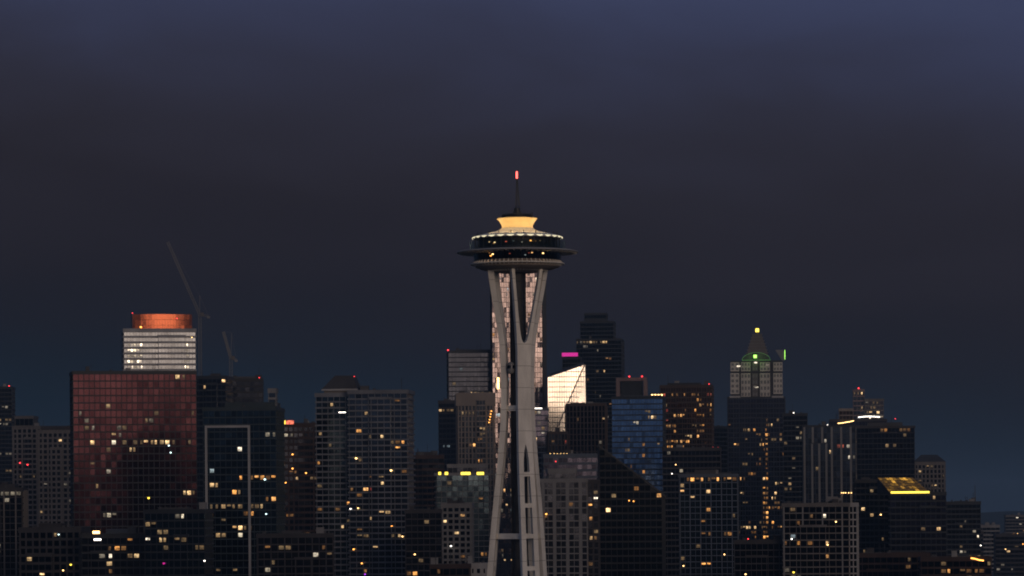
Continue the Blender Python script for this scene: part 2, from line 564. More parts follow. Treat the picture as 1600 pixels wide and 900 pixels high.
def tower(name, label, x0, x1, yt, Y, dep=30, rot=0, cat='building', yref=None, bays=None, **kw):
    yref = yref or (max(yt, 560) + 860) / 2
    if x0 > 858: rot = -abs(rot) - 2
    a, b = P(x0, yref, Y), P(x1, yref, Y)
    w = (b.x - a.x) / max(.3, cos(R(rot)))
    top = P((x0 + x1) / 2, yt, Y).z
    cx = (a.x + b.x) / 2
    t = thing(name, label, cat, (cx - sin(R(rot)) * dep / 2, Y + cos(R(rot)) * dep / 2, 0), R(rot))
    zv = max(0.0, P((x0 + x1) / 2, 925, Y).z)
    volume(t, 0, 0, w, dep, 0, top, zvis=zv, **kw)
    t_dim[t.name] = (w, dep, top)
    t_sup[t.name] = [(-w / 2, w / 2, top, -dep / 2)]
    q = random.Random(kw.get('seed', 1) * 7 + 1)
    if bays is None and w > 18 and q.random() < .65:
        c = q.uniform(-.22, .22) * w; bays = [(c, w * q.uniform(.22, .42), q.randint(1, 4))]
    for (c, bw_, drop) in bays or ():
        kk = dict(kw); kk['spots'] = (); kk['seed'] = kw.get('seed', 1) + 300; kk['pier'] = None if q.random() < .6 else kw.get('pier')
        kk['parapet'] = .5; kk['lit'] = kw.get('lit', .04) * .8; kk['top_blank'] = 0
        volume(t, c, -dep / 2 - .9, bw_, 2.2, 0, top - drop * kw.get('fh', 3.8), zvis=zv, **kk)
    clutter(t, w, dep, top, q)
    return t


def clutter(t, w, dep, top, q):
    """what stands on a flat roof: stair head, ducts, tank, fans and whip aerials, each a part of its building"""
    x = lambda: q.uniform(-w * .42, w * .42)
    y = lambda: q.uniform(-dep * .38, -dep * .05)
    for _ in range(q.randint(1, 2)):
        a, bb, h = q.uniform(2, 4.5), q.uniform(2, 4), q.uniform(2.2, 4.2)
        m = MB().box(-a / 2, a / 2, -bb / 2, bb / 2, 0, h).box(-a / 2 - .15, a / 2 + .15, -bb / 2 - .15, bb / 2 + .15, h, h + .2)
        m.build('stair_head', W[q.choice(('roof_grey', 'stone_dark', 'concrete'))], t).location = (x(), y(), top)
    for _ in range(q.randint(2, 4)):
        a = q.uniform(.5, 1.0)
        m = MB().lathe([(a, 0), (a, 1.3), (a * .8, 1.5), (a * .8, 1.9), (a * 1.1, 2.0), (a * 1.1, 2.2)], 12)
        m.build('roof_fan', W['roof_grey'], t).location = (x(), y(), top)
    l = q.uniform(4, 9)
    m = MB().box(-l / 2, l / 2, -.5, .5, .4, 1.5)
    for k in (-.4, 0, .4): m.box(l * k - .1, l * k + .1, -.4, .4, 0, .4)
    m.build('duct', W['roof_grey'], t).location = (x() * .7, y(), top)
    for _ in range(q.randint(0, 3)):
        h = q.uniform(4, 9)
        m = MB().bar((0, 0, 0), (0, 0, h), .12, 0, 5)
        m.bar((-.6, 0, h * .7), (.6, 0, h * .7), .07).bar((-.4, 0, h * .85), (.4, 0, h * .85), .06)
        m.build('aerial', W['stone_dark'], t).location = (x(), y(), top)




def upper(t, x0, x1, yt, yb, inset=4.0, dep=None, **kw):
    """a further block standing on a tower"""
    w, d, top = t_dim[t.name]
    Y = t.location.y - d / 2
    a, b = local(t, P(x0, yb, Y)), local(t, P(x1, yb, Y))
    zt = local(t, P((x0 + x1) / 2, yt, Y)).z; zb = local(t, P((x0 + x1) / 2, yb, Y)).z
    dd = dep or d - 2 * inset
    t_sup[t.name].append((a.x, b.x, zt, -d / 2 + inset))
    volume(t, (a.x + b.x) / 2, -d / 2 + inset + dd / 2, b.x - a.x, dd, zb, zt, zvis=zb, **kw)


def plant_room(t, x0, x1, yt, inset=5.0, mat='roof_grey', slats=True):
    """louvred plant room on a roof"""
    w, d, top = t_dim[t.name]
    Y = t.location.y - d / 2
    a, b = local(t, P(x0, yt, Y)), local(t, P(x1, yt, Y))
    z = a.z
    t_sup[t.name].append((a.x, b.x, z, -d / 2 + inset))
    m = MB().box(a.x, b.x, -d / 2 + inset, d / 2 - inset, top, z)
    if slats:
        k = top + .6
        while k < z - .5:
            m.box(a.x - .18, b.x + .18, -d / 2 + inset - .18, d / 2 - inset + .18, k, k + .35); k += .9
    m.build('plant_room', W[mat], t)


def strip(t, x0, x1, y0, y1, kind, proud=0.5, name='light_strip'):
    """a lit band fixed to the front of a tower, in a thin dark housing"""
    w, d, top = t_dim[t.name]
    Y = t.location.y - d / 2
    a, b = local(t, P(x0, y1, Y)), local(t, P(x1, y0, Y))
    m = MB()
    m.box(a.x, b.x, -d / 2 - proud, -d / 2 - proud + .25, a.z, b.z, 0)
    m.box(a.x - .1, b.x + .1, -d / 2 - proud + .25, -d / 2 + .1, a.z - .15, b.z + .15, 1)
    return m.build(name, [E[kind], W['black_metal']], t)


# ------------------------------------------------------------------ the city behind
# --- left of the tower
t = tower('office_tower', 'narrow dark tower cut off by the left edge, red beacon on top', -24, 19, 606, 3300, 30, 2,
          glass='dark', wall='black_metal', lit=.03, cols=('white', 'warm'), seed=11, spots=[(5, 637, 'white'), (9, 637, 'white')])
lamp(t, 14, 603, 3305, 'red', 2)
t = tower('stone_tower', 'grey stone tower with set-back block on top, second from the left edge', 20, 66, 668, 2750, 30, -3,
          fh=3.8, bay=3.4, band=(1.4, .2), pier=(1.4, .5, 1), glass='dark', wall='stone', lit=.02, cols=('warm',), seed=12)
upper(t, 22, 50, 652, 668, 5, wall='stone', glass='black', lit=0, seed=2, fh=6)
lamp(t, 40, 650, 2755, 'red', 1.6); lamp(t, 32, 723, 2530, 'red', 2.4); lamp(t, 44, 726, 2530, 'red', 2.4)
t = tower('stone_tower', 'grey stone tower with a row of tall crown windows left of the red-glinting tower', 60, 114, 674, 2550, 32, 3,
          fh=3.8, bay=3.2, band=(1.5, .2), pier=(1.3, .55, 1), glass='dark', wall='stone', lit=.03, cols=('warm', 'white'), seed=13,
          spots=[(97, 683, 'warm'), (112, 735, 'white')])
upper(t, 64, 110, 668, 675, 3, wall='stone_dark', glass='black', lit=0, seed=3, fh=4)
lamp(t, 103, 672, 2540, 'red', 1.6);
t = tower('apartment_tower', 'ribbed apartment tower at the lower left corner with a lit top floor', -30, 34, 766, 1750, 26, 2,
          fh=3.1, bay=2.6, band=(.5, .4), pier=(.7, 1.0, 2), glass='dark', wall='stone_dark', bandmat='stone_dark', piermat='stone', lit=.02, cols=('white',), seed=14,
          spots=[(6, 768, 'white'), (12, 768, 'white'), (18, 768, 'white'), (24, 768, 'white'), (29, 769, 'white'), (8, 786, 'white')])
upper(t, 0, 20, 760, 767, 5, wall='stone_dark', glass='black', lit=0, seed=5, fh=3)

t = tower('office_tower', 'wide dark glass slab with pink sunset glints across its upper floors', 117, 306, 583, 1990, 30, 10,
          fh=3.92, bay=2.9, band=(.7, .22), mull=.2, glass='plum', wall='navy_panel', lit=.016, cols=('warm', 'warm', 'white'), run=4, seed=15, jit=.22, bays=(),
          spots=[(124, 651, 'white'), (128, 651, 'white'), (132, 652, 'white'), (170, 640, 'warm'), (244, 640, 'warm'), (139, 663, 'warm'), (145, 663, 'warm'),
                 (182, 663, 'warm'), (186, 663, 'white'), (190, 663, 'warm'), (232, 662, 'warm'), (238, 662, 'white'), (140, 674, 'white'), (175, 675, 'warm'),
                 (178, 686, 'white'), (186, 685, 'white'), (140, 686, 'warm'), (245, 685, 'warm'), (260, 685, 'warm'), (168, 697, 'warm'), (205, 697, 'warm'),
                 (215, 697, 'warm'), (144, 731, 'warm'), (172, 732, 'white'), (156, 754, 'white'), (150, 754, 'warm')])
lamp(t, 264, 696, 1980, 'cool', 2.4, .6); lamp(t, 267, 707, 1980, 'cool', 2.4, .6); lamp(t, 232, 778, 1980, 'yellow', 3.4, .6)

t = tower('office_tower', 'pale banded tower with a glowing red crown behind the wide dark slab', 196, 306, 516, 2600, 30, 9,
          fh=3.9, bay=2.2, band=(1.5, .5), mull=.1, glass='pale', wall='blue_panel', bandmat='concrete_pale', lit=.0, seed=16, jit=.3,
          litband={3: 4, 4: 4, 5: 4, 6: 4, 7: 4, 8: 4},
          spots=[(p, q, k) for q in (540, 547, 555, 563, 571, 578) for p, k in [(v, 'bright') for v in (202, 206, 210, 214, 218, 222, 258, 263, 268, 272, 276, 280, 284, 288, 292, 296)]])
def bowed_crown(t, x0, x1, yt, yb):
    """bowed screen of copper panes round the plant floor, bow and tint shaped to carry the sunset glow"""
    w, d, top = t_dim[t.name]; Y = t.location.y - d / 2
    a, b = local(t, P(x0, yb, Y)), local(t, P(x1, yb, Y)); zt = local(t, P((x0 + x1) / 2, yt, Y)).z
    n, rows = 22, 3
    r = random.Random(9)
    step = (b.x - a.x) / n
    x, y = a.x, -d / 2 + 5.0
    front = []
    me = MB()
    for k in range(n):
        dl = R(-10 + 27 * (k + .5) / n)
        y2 = y + step * math.tan(dl)
        for q in range(rows):
            z0 = top + (zt - top) * q / rows; z1 = top + (zt - top) * (q + 1) / rows - .15
            tw = R(r.gauss(0, .9))
            o = math.tan(tw) * step / 2
            pane = MB().hexa([(x + .06, y - o, z0), (x + step - .06, y2 + o, z0), (x + step - .06, y2 + o + .12, z0), (x + .06, y - o + .12, z0),
                              (x + .06, y - o, z1), (x + step - .06, y2 + o, z1), (x + step - .06, y2 + o + .12, z1), (x + .06, y - o + .12, z1)])
            pane.build('crown_pane', G['sunset_red'], t)
        front.append((x, y)); x += step; y = y2
    MB().box(a.x + 1, b.x - 1, -d / 2 + 11, d / 2 - 2, top, zt - .6).build('plant_room', W['stone_dark'], t)
    for (p, s) in ((a.x + .3, 6.0), (b.x - .7, 12.0)):
        MB().box(p, p + .4, -d / 2 + s, d / 2 - 2, top, zt - .4).build('crown_side', W['concrete'], t)
    t_sup[t.name].append((a.x, b.x, zt - .6, -d / 2 + 11))
bowed_crown(t, 207, 302, 490, 516)
lamp(t, 220, 511, 2598, 'amber', 3.2, .6); lamp(t, 208, 488, 2603, 'red', 1.6); lamp(t, 285, 492, 2600, 'red', 1.8); lamp(t, 277, 497, 2600, 'red', 1.8); lamp(t, 300, 527, 2595, 'warm', 1.6, .6)
# window-bay frame on its right edge
t = tower('office_tower', 'unlit dark block between the wide dark slab and the framed glass tower', 304, 354, 590, 2350, 30, -4,
          glass='dark', wall='navy_panel', lit=.015, cols=('warm',), seed=18)
t = tower('office_tower', 'dark block with two red roof beacons behind the framed glass tower', 350, 411, 594, 2450, 34, 3,
          glass='dark', wall='black_metal', lit=.03, cols=('warm',), seed=19,
          spots=[(360, 634, 'warm'), (366, 634, 'warm'), (372, 634, 'white'), (390, 634, 'warm'), (396, 634, 'warm')])
plant_room(t, 356, 398, 588); lamp(t, 360, 589, 2456, 'red', 2.4); lamp(t, 405, 590, 2452, 'red', 1.6)
t = tower('glass_tower', 'teal glass tower with a tall pale outline frame on its front', 318, 432, 640, 1700, 34, -3,
          fh=3.3, bay=2.6, band=(.55, .2), mull=.09, glass='teal', wall='teal_panel', lit=.05, cols=('warm', 'amber', 'white'), run=2, seed=20, jit=.3, bays=(),
          spots=[(329, 739, 'cool'), (364, 772, 'amber'), (327, 802, 'warm'), (363, 823, 'amber'), (372, 772, 'warm'), (340, 836, 'warm'), (350, 836, 'warm'), (339, 888, 'warm'), (363, 887, 'warm')])
def outline_frame(t, x0, x1, yt, th):
    w, d, top = t_dim[t.name]; Y = t.location.y - d / 2
    a, b = local(t, P(x0, yt, Y)), local(t, P(x1, yt, Y)); k = th * Y / F
    f0 = -d / 2 - 1.3; f1 = -d / 2 + .1
    fr = MB().box(a.x, b.x, f0, f1, a.z - k, a.z).build('frame_beam', W['concrete_pale'], t)
    for x in (a.x, b.x - k):
        MB().box(x, x + k, f0, f1, 0, a.z - k - .002).build('frame_post', W['concrete_pale'], t)
outline_frame(t, 320, 391, 665, 3.6)
upper(t, 350, 426, 632, 640, 6, wall='teal_panel', glass='black', lit=.5, cols=('warm', 'white', 'amber'), fh=3.0, seed=21, bay=3)
upper(t, 417, 428, 610, 632, 8, wall='concrete', glass='pale', lit=0, fh=3.0, seed=22, bay=3, dep=6)
lamp(t, 418, 634, 1692, 'warm', 3.4); lamp(t, 424, 632, 1694, 'white', 2.2); lamp(t, 366, 638, 1694, 'warm', 1.6); lamp(t, 415, 749, 1694, 'cool', 2.4); lamp(t, 417, 803, 1694, 'cool', 2.2)
t = tower('brick_building', 'dark brick block with scattered amber windows and a small lit red sign', 428, 498, 664, 2150, 30, 4,
          fh=3.6, bay=2.8, band=(1.3, .15), pier=(.8, .3, 1), glass='dark', wall='brick', lit=.10, cols=('amber', 'warm', 'amber'), run=2, seed=23,
          spots=[(432, 726, 'warm'), (436, 726, 'warm'), (440, 726, 'warm'), (431, 736, 'warm'), (446, 676, 'white'), (457, 676, 'white')])
strip(t, 447, 459, 657, 663, 'red', 1.0, 'sign_panel'); strip(t, 440, 446, 657, 663, 'lamp_yellow', 1.0, 'sign_panel')
for x, y, k in ((457, 710, 'amber'), (457, 732, 'amber'), (478, 739, 'amber'), (446, 754, 'amber'), (441, 795, 'red')):
    lamp(t, x, y, 2140, k, 2.6, .6)

t = tower('apartment_tower', 'broad pale apartment slab with dark hip-roofed block on top', 546, 637, 613, 1800, 26, -5,
          fh=2.85, bay=3.1, band=(.75, .7), mull=.15, glass='pale', wall='blue_panel', bandmat='blue_grey', lit=.035, cols=('amber', 'warm'), run=1, seed=24,
          spots=[(557, 717, 'warm'), (613, 735, 'white'), (609, 687, 'warm'), (535, 688, 'amber'), (552, 762, 'amber'), (570, 762, 'amber'), (578, 764, 'red'), (560, 840, 'warm')])
w_, d_, top_ = t_dim[t.name]
a_, b_ = local(t, P(491, 700, 1800)), local(t, P(547, 700, 1800))
volume(t, (a_.x + b_.x) / 2, 2.2, b_.x - a_.x, d_ - 6, 0, local(t, P(520, 617, 1800)).z, fh=2.85, bay=3.0, band=(.8, .5), mull=.15, glass='teal', wall='blue_panel', bandmat='blue_grey',
       lit=.06, cols=('amber', 'warm'), run=1, seed=25, zvis=25)
def hip_block(t, x0, x1, x2, x3, yt, yb, yl):
    w, d, top = t_dim[t.name]; Y = t.location.y - d / 2
    zb, zt, zl = (local(t, P(x0, q, Y)).z for q in (yb, yt, yl))
    X = [local(t, P(q, yb, Y)).x for q in (x0, x1, x2, x3)]
    y0, y1 = -d / 2 + 4, d / 2 - 4
    MB().box(X[0] + 1, X[3] - 1, y0 + 1, y1 - 1, zl, zb + .05).build('penthouse', W['stone'], t)
    MB().hexa([(X[0], y0, zb), (X[3], y0, zb), (X[3], y1, zb), (X[0], y1, zb), (X[1], y0 + 4, zt), (X[2], y0 + 4, zt), (X[2], y1 - 4, zt), (X[1], y1 - 4, zt)]).build('hip_roof', W['stone_dark'], t)
    t_sup[t.name].append((X[0], X[3], zt, y0 + 5))
    MB().box(X[0] - .2, X[3] + .2, y0 - .2, y1 + .2, zb - .9, zb - .05).build('fascia', W['concrete_pale'], t)
hip_block(t, 500, 519, 548, 556, 586, 607, 614)
lamp(t, 522, 586, 1806, 'red', 1.3); lamp(t, 549, 587, 1806, 'red', 1.3); strip(t, 529, 540, 643.6, 645, 'lamp_white', 1.2)
lamp(t, 557, 716, 1790, 'warm', 3, .5); lamp(t, 612, 735, 1790, 'warm', 3, .5); lamp(t, 548, 795, 1790, 'white', 2.2, .5); lamp(t, 560, 794, 1790, 'warm', 2.2, .5)
lamp(t, 630, 838, 1790, 'warm', 2.4, .5); lamp(t, 613, 822, 1790, 'amber', 2.2, .5); lamp(t, 566, 880, 1790, 'amber', 2.6, .5); lamp(t, 553, 858, 1790, 'amber', 2.6, .5); lamp(t, 571, 897, 1790, 'purple', 2.4, .5)
t = tower('apartment_block', 'low dark block with warm windows in front of the framed glass tower', 402, 520, 838, 1560, 24, 3,
          fh=3.1, bay=3.0, band=(.6, .3), pier=(.5, .4, 2), glass='dark', wall='teal_panel', bandmat='stone_dark', lit=.16, cols=('warm', 'amber', 'white'), run=2, seed=26)
plant_room(t, 440, 470, 830)
t = tower('dark_building', 'unlit brown block in the gap left of the twin dark and beige towers', 637, 694, 714, 2350, 28, 2,
          fh=3.8, bay=3.2, band=(1.2, .2), glass='black', wall='brick', lit=.03, cols=('amber',), seed=27)
plant_room(t, 650, 676, 706, mat='stone_dark')
lamp(t, 652, 866, 1900, 'warm', 2.4)
t = tower('apartment_block', 'small dark block with amber windows squeezed right of the apartment slab', 634, 690, 800, 1720, 22, 2,
          fh=3.0, bay=2.8, band=(.6, .25), glass='dark', wall='stone_dark', lit=.10, cols=('amber', 'warm'), run=2, seed=28)
lamp(t, 648, 866, 1712, 'warm', 2.6)

# low blocks at the lower left
t = tower('low_block', 'low dark block with orange and white lamps on its roof at lower left', 128, 228, 838, 1640, 30, 4,
          fh=3.4, bay=2.8, band=(.8, .2), glass='dark', wall='navy_panel', lit=.10, cols=('warm', 'white', 'amber'), run=3, seed=29)
strip(t, 145, 156, 829.5, 834, 'lamp_warm', .8); strip(t, 147, 158, 841.5, 844.5, 'lamp_white', .8)
plant_room(t, 165, 205, 827, mat='blue_panel')
t = tower('glass_block', 'dim blue glass block with a flat roof left of the framed glass tower', 226, 320, 800, 1600, 28, -3,
          fh=3.4, bay=2.6, band=(.7, .2), glass='teal', wall='navy_panel', lit=.07, cols=('warm', 'white'), run=3, seed=30,
          spots=[(250, 834, 'warm'), (256, 834, 'warm'), (262, 834, 'warm'), (232, 845, 'white'), (262, 855, 'warm')])
lamp(t, 257, 880, 1592, 'magenta', 3.4, .5); lamp(t, 321, 876, 1592, 'white', 2.0, .5); plant_room(t, 250, 290, 793)
t = tower('stone_block', 'dim stone block with few lights below the grey stone towers', 30, 126, 828, 1660, 28, -2,
          fh=3.6, bay=3.0, band=(1.2, .2), pier=(.8, .35, 1), glass='black', wall='stone_dark', lit=.04, cols=('warm', 'white'), run=2, seed=31)
lamp(t, 112, 882, 1650, 'yellow', 3.2, .5); lamp(t, 93, 835, 1655, 'cool', 1.8, .5); lamp(t, 100, 891, 1650, 'warm', 2, .5); plant_room(t, 58, 92, 818, mat='stone_dark')

# --- around the needle
t = tower('office_tower', 'tall dark block with a red corner beacon above the beige ribbed building', 702, 780, 550, 3050, 40, 3,
          fh=4.0, bay=3.0, band=(.9, .2), glass='dark', wall='navy_panel', lit=.03, cols=('warm', 'white', 'cool'), run=2, seed=32, top_blank=2,
          spots=[(p, 611, 'warm') for p in range(718, 772, 6)])
lamp(t, 700, 547, 3050, 'red', 2.6)
plant_room(t, 712, 768, 546)
t = tower('office_building', 'grey block with blue glints left of the beige ribbed building', 686, 722, 628, 2800, 30, -2,
          fh=3.9, bay=3.0, band=(1.4, .2), glass='dark', wall='stone_dark', lit=.03, cols=('cool', 'warm'), seed=33)
t = tower('office_building', 'beige building with tall ribbed piers left of the tower legs', 716, 772, 616, 2700, 34, 2,
          fh=3.9, bay=2.6, band=(.8, .15), pier=(.95, .9, 1), glass='black', wall='beige', lit=.03, cols=('warm', 'amber'), run=4, seed=34, top_blank=3,
          spots=[(p, 645, 'warm') for p in range(724, 745, 4)] + [(p, 692, 'amber') for p in (738, 742, 746, 750, 754)])
strip(t, 716, 772, 618, 631, 'lamp_white', .2) if False else None
def blank_band(t, yt, yb, mat):
    w, d, top = t_dim[t.name]; Y = t.location.y - d / 2
    z1, z0 = local(t, P(744, yt, Y)).z, local(t, P(744, yb, Y)).z
    MB().box(-w / 2 - 1.4, w / 2 + 1.4, -d / 2 - 1.4, d / 2 + 1.4, z0, z1).build('crown_wall', W[mat], t)
blank_band(t, 615, 634, 'beige')
for k in range(5): lamp(t, 764 + k * .9, 660 - k * 4.4, 2688, 'amber', 2.0, .3)
t = tower('apartment_tower', 'teal balconied tower with golden roof lamps left of the tower legs', 682, 764, 742, 2150, 28, 2,
          fh=3.2, bay=3.2, band=(.35, .9), pier=(.5, .4, 3), glass='teal', wall='teal_panel', bandmat='concrete', piermat='teal_panel', lit=.06, cols=('warm', 'amber'), run=2, seed=35,
          spots=[(725, 794, 'amber'), (731, 794, 'amber'), (737, 794, 'amber')])
for x0, x1 in ((685, 689), (695, 700), (720, 735), (745, 756)):
    strip(t, x0, x1, 737.5, 742, 'lamp_yellow', 1.2)
upper(t, 700, 762, 728, 742, 5, wall='concrete', glass='dark', lit=0, fh=4, seed=36)
t = tower('apartment_block', 'grey plastered block below the teal balconied tower', 690, 737, 790, 1880, 22, -2,
          fh=3.0, bay=3.2, band=(1.2, .12), pier=(1.0, .2, 1), glass='dark', wall='concrete', lit=.05, cols=('warm', 'amber'), run=1, seed=37)
lamp(t, 705, 853, 1870, 'white', 2.6, .5); plant_room(t, 700, 722, 782)
t = tower('white_block', 'small pale block with square windows at the lower edge beside the tower leg', 732, 763, 884, 1600, 16, 2,
          fh=3.2, bay=3.0, band=(1.3, .1), pier=(1.5, .12, 1), glass='black', wall='concrete_pale', lit=.0, seed=38)
t = tower('low_block', 'low amber-lit shopfront block at the lower edge left of the small pale block', 672, 733, 886, 1580, 20, -1,
          fh=3.4, bay=2.8, band=(.7, .15), glass='dark', wall='brick', lit=.35, cols=('amber',), run=4, seed=39)

t = tower('glass_tower', 'slender rose-tinted glass skyscraper rising straight behind the observation tower', 770, 848, 425, 3010, 40, 2.5, yref=620,
          fh=4.1, bay=1.9, band=(.35, .12), mull=.12, glass='rose', wall='navy_panel', lit=.10, cols=('warm', 'white', 'amber', 'cool'), run=1, seed=40, jit=.9, parapet=2.5, bays=())
w_, d_, top_ = t_dim[t.name]
MB().box(w_ / 2 + .6, w_ / 2 + 3.6, -d_ / 2 + 2.0, d_ / 2, 0, top_ - 3).build('side_fin', W['navy_panel'], t)
strip(t, 776.5, 780, 590, 608, 'lamp_warm', .6)
t = tower('glass_block', 'blue-grey glass block with a white roof edge between tower legs and golden facade', 834, 858, 640, 2650, 24, 2,
          fh=3.8, bay=2.6, band=(.8, .2), glass='navy', wall='blue_panel', lit=.14, cols=('white', 'warm', 'amber'), run=1, seed=41, spots=[(840, 641, 'white')])
strip(t, 834, 847, 637.4, 638.8, 'lamp_white', .5)

# faceted golden tower
def golden_tower():
    Y = 2900; dep = 36
    c = P(887, 640, Y)
    t = thing('faceted_tower', 'faceted glass tower with one facade mirroring the golden sunset', 'building', (c.x, Y, 0))
    def q(px, py, dy): p = P(px, py, Y + dy); return Vector((p.x - c.x, dy, p.z))
    zb = -c.z + c.z
    lo = lambda v: Vector((v.x, v.y, 0))
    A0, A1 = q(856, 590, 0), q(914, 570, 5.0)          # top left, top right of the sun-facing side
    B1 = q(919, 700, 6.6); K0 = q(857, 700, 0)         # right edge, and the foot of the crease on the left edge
    base0, base1 = Vector((K0.x, 0, 0)), Vector((B1.x, 7.2, 0))
    back0, back1 = Vector((K0.x + 3, dep, 0)), Vector((B1.x - 3, dep, 0))
    bt0, bt1 = q(858, 584, dep), q(912, 566, dep)
    m = MB()
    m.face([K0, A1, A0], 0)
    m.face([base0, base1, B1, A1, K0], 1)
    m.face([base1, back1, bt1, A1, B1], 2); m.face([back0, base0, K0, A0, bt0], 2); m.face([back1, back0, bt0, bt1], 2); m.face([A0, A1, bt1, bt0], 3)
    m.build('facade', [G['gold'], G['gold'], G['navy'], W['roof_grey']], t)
    # floor lines and mullions over the two front facets
    def plane(a, b, c):
        n = (b - a).cross(c - a).normalized()
        return lambda x, z: a.y - (n.x * (x - a.x) + n.z * (z - a.z)) / n.y
    f1, f2 = plane(K0, A1, A0), plane(K0, B1, A1)
    mid = K0
    def crease_x(z):
        k = (z - K0.z) / (A1.z - K0.z)
        return K0.x + (A1.x - K0.x) * max(0, k)
    z = K0.z - 8
    while z < A1.z:
        xl, xc, xr = base0.x + .2, crease_x(z), base1.x + (B1.x - base1.x) * min(1, z / B1.z) - .2
        if z > A0.z: xl = A0.x + (A1.x - A0.x) * (z - A0.z) / (A1.z - A0.z)
        m = MB()
        for (a, b, fn) in ((xl, xc, f1), (xc, xr, f2)):
            if b - a < .5: continue
            ya, yb = fn(a, z), fn(b, z)
            m.hexa([(a, ya - .12, z - .26), (b, yb - .12, z - .26), (b, yb + .1, z - .26), (a, ya + .1, z - .26),
                    (a, ya - .12, z + .26), (b, yb - .12, z + .26), (b, yb + .1, z + .26), (a, ya + .1, z + .26)])
        if m.v: m.build('floor_band', W['stone_dark'], t)
        z += 4.0
    m = MB(); x = base0.x + 1.5
    while x < base1.x - 1:
        ztop = min(A1.z, A0.z + (A1.z - A0.z) * max(0, (x - A0.x) / (A1.x - A0.x))) - .3
        # split at the crease height
        zc = K0.z + (x - K0.x) / (A1.x - K0.x) * (A1.z - K0.z)
        for (za, zb_, fn) in ((K0.z - 8, min(zc, ztop), f2), (max(K0.z - 8, zc), ztop, f1)):
            if zb_ - za < 1: continue
            m.hexa([(x - .15, fn(x, za) - .1, za), (x + .15, fn(x, za) - .1, za), (x + .15, fn(x, za) + .1, za), (x - .15, fn(x, za) + .1, za),
                    (x - .15, fn(x, zb_) - .1, zb_), (x + .15, fn(x, zb_) - .1, zb_), (x + .15, fn(x, zb_) + .1, zb_), (x - .15, fn(x, zb_) + .1, zb_)])
        x += 1.9
    m.build('mullions', W['stone_dark'], t, kind='stuff')
    MB().bar(K0 + Vector((0, -.2, 0)), A1 + Vector((-.3, -.2, 0)), .55).build('crease_fin', W['beige'], t)
golden_tower()

t = tower('slim_tower', 'slim dark tower topped by a magenta lit sign above the golden facade', 880, 908, 560, 3250, 24, 2,
          fh=3.8, bay=2.8, glass='black', wall='black_metal', lit=.02, cols=('warm',), seed=43)
strip(t, 878, 903, 551, 557, 'lamp_magenta', .6, 'sign_panel')
t = tower('skyscraper', 'tallest dark stepped skyscraper with scattered lit windows right of the golden facade', 902, 972, 531, 3540, 50, 3,
          fh=4.0, bay=3.0, band=(.9, .15), mull=.1, glass='black', wall='black_metal', lit=.07, cols=('warm', 'white', 'amber'), run=2, seed=44,
          spots=[(p, 530, 'warm') for p in range(904, 950, 4)] + [(944, 582, 'warm'), (934, 578, 'warm'), (907, 536, 'white'), (915, 541, 'white'), (920, 541, 'white')])
upper(t, 906, 958, 503, 531, 6, wall='black_metal', glass='black', lit=.03, fh=4, cols=('warm',), seed=45)
upper(t, 912, 946, 490, 503, 10, wall='black_metal', glass='black', lit=0, fh=4, seed=46)
t = tower('ribbed_building', 'black ribbed block hiding the lower corner of the golden facade', 885, 947, 633, 2500, 30, 1,
          fh=3.9, bay=2.4, band=(.6, .15), pier=(.7, .6, 1), glass='black', wall='bronze', lit=.02, cols=('amber', 'warm'), run=1, seed=47,
          spots=[(938, 694, 'warm'), (941, 695, 'white'), (903, 660, 'amber')])
plant_room(t, 890, 912, 629, mat='black_metal')
t = tower('ribbed_building', 'low black wing directly under the golden facade', 857, 888, 677, 2480, 28, 1,
          fh=3.9, bay=2.4, band=(.6, .15), pier=(.6, .5, 1), glass='black', wall='bronze', lit=.04, cols=('amber', 'red'), run=1, seed=48)
t = tower('office_building', 'dim slate block with a dotted row of lamps above the grey concrete tower', 850, 940, 712, 2080, 28, 1,
          fh=3.8, bay=2.8, band=(1.3, .2), glass='navy', wall='blue_panel', lit=.02, cols=('warm',), run=1, seed=49)
for x in (860, 866, 871, 876, 881, 886): lamp(t, x, 709, 2078, 'warm', 1.7, .8)
lamp(t, 868, 721, 2070, 'red', 1.8, .5); lamp(t, 855, 736, 2070, 'warm', 1.8, .5); lamp(t, 879, 746, 2070, 'white', 2.2, .5); lamp(t, 896, 746, 2070, 'white', 1.6, .5); lamp(t, 866, 747, 2070, 'white', 1.6, .5)

t = tower('concrete_tower', 'grey concrete apartment tower with balcony bays right of the tower legs', 846, 917, 752, 1640, 24, 2,
          fh=2.9, bay=2.7, band=(.55, .45), pier=(1.5, .6, 2), glass='dark', wall='concrete', lit=.01, cols=('amber',), run=1, seed=50, spots=[(852, 806, 'amber')])
w_, d_, top_ = t_dim[t.name]
a_, b_ = local(t, P(917.5, 800, 1640)), local(t, P(938, 800, 1640))
volume(t, (a_.x + b_.x) / 2, 3, b_.x - a_.x, d_ - 4, 0, top_ - .5, fh=2.9, bay=2.7, band=(.7, .2), pier=(.8, .3, 1), glass='dark', wall='stone_dark', lit=.08, cols=('amber', 'warm'), run=1, seed=51, zvis=25,
       spots=[(919, 794, 'amber'), (921, 786, 'amber'), (933, 778, 'white'), (926, 842, 'warm')])
upper(t, 858, 900, 736, 752, 4, wall='concrete', glass='dark', lit=0, fh=3.5, seed=52)
lamp(t, 853, 803, 1630, 'amber', 2.6, .5)

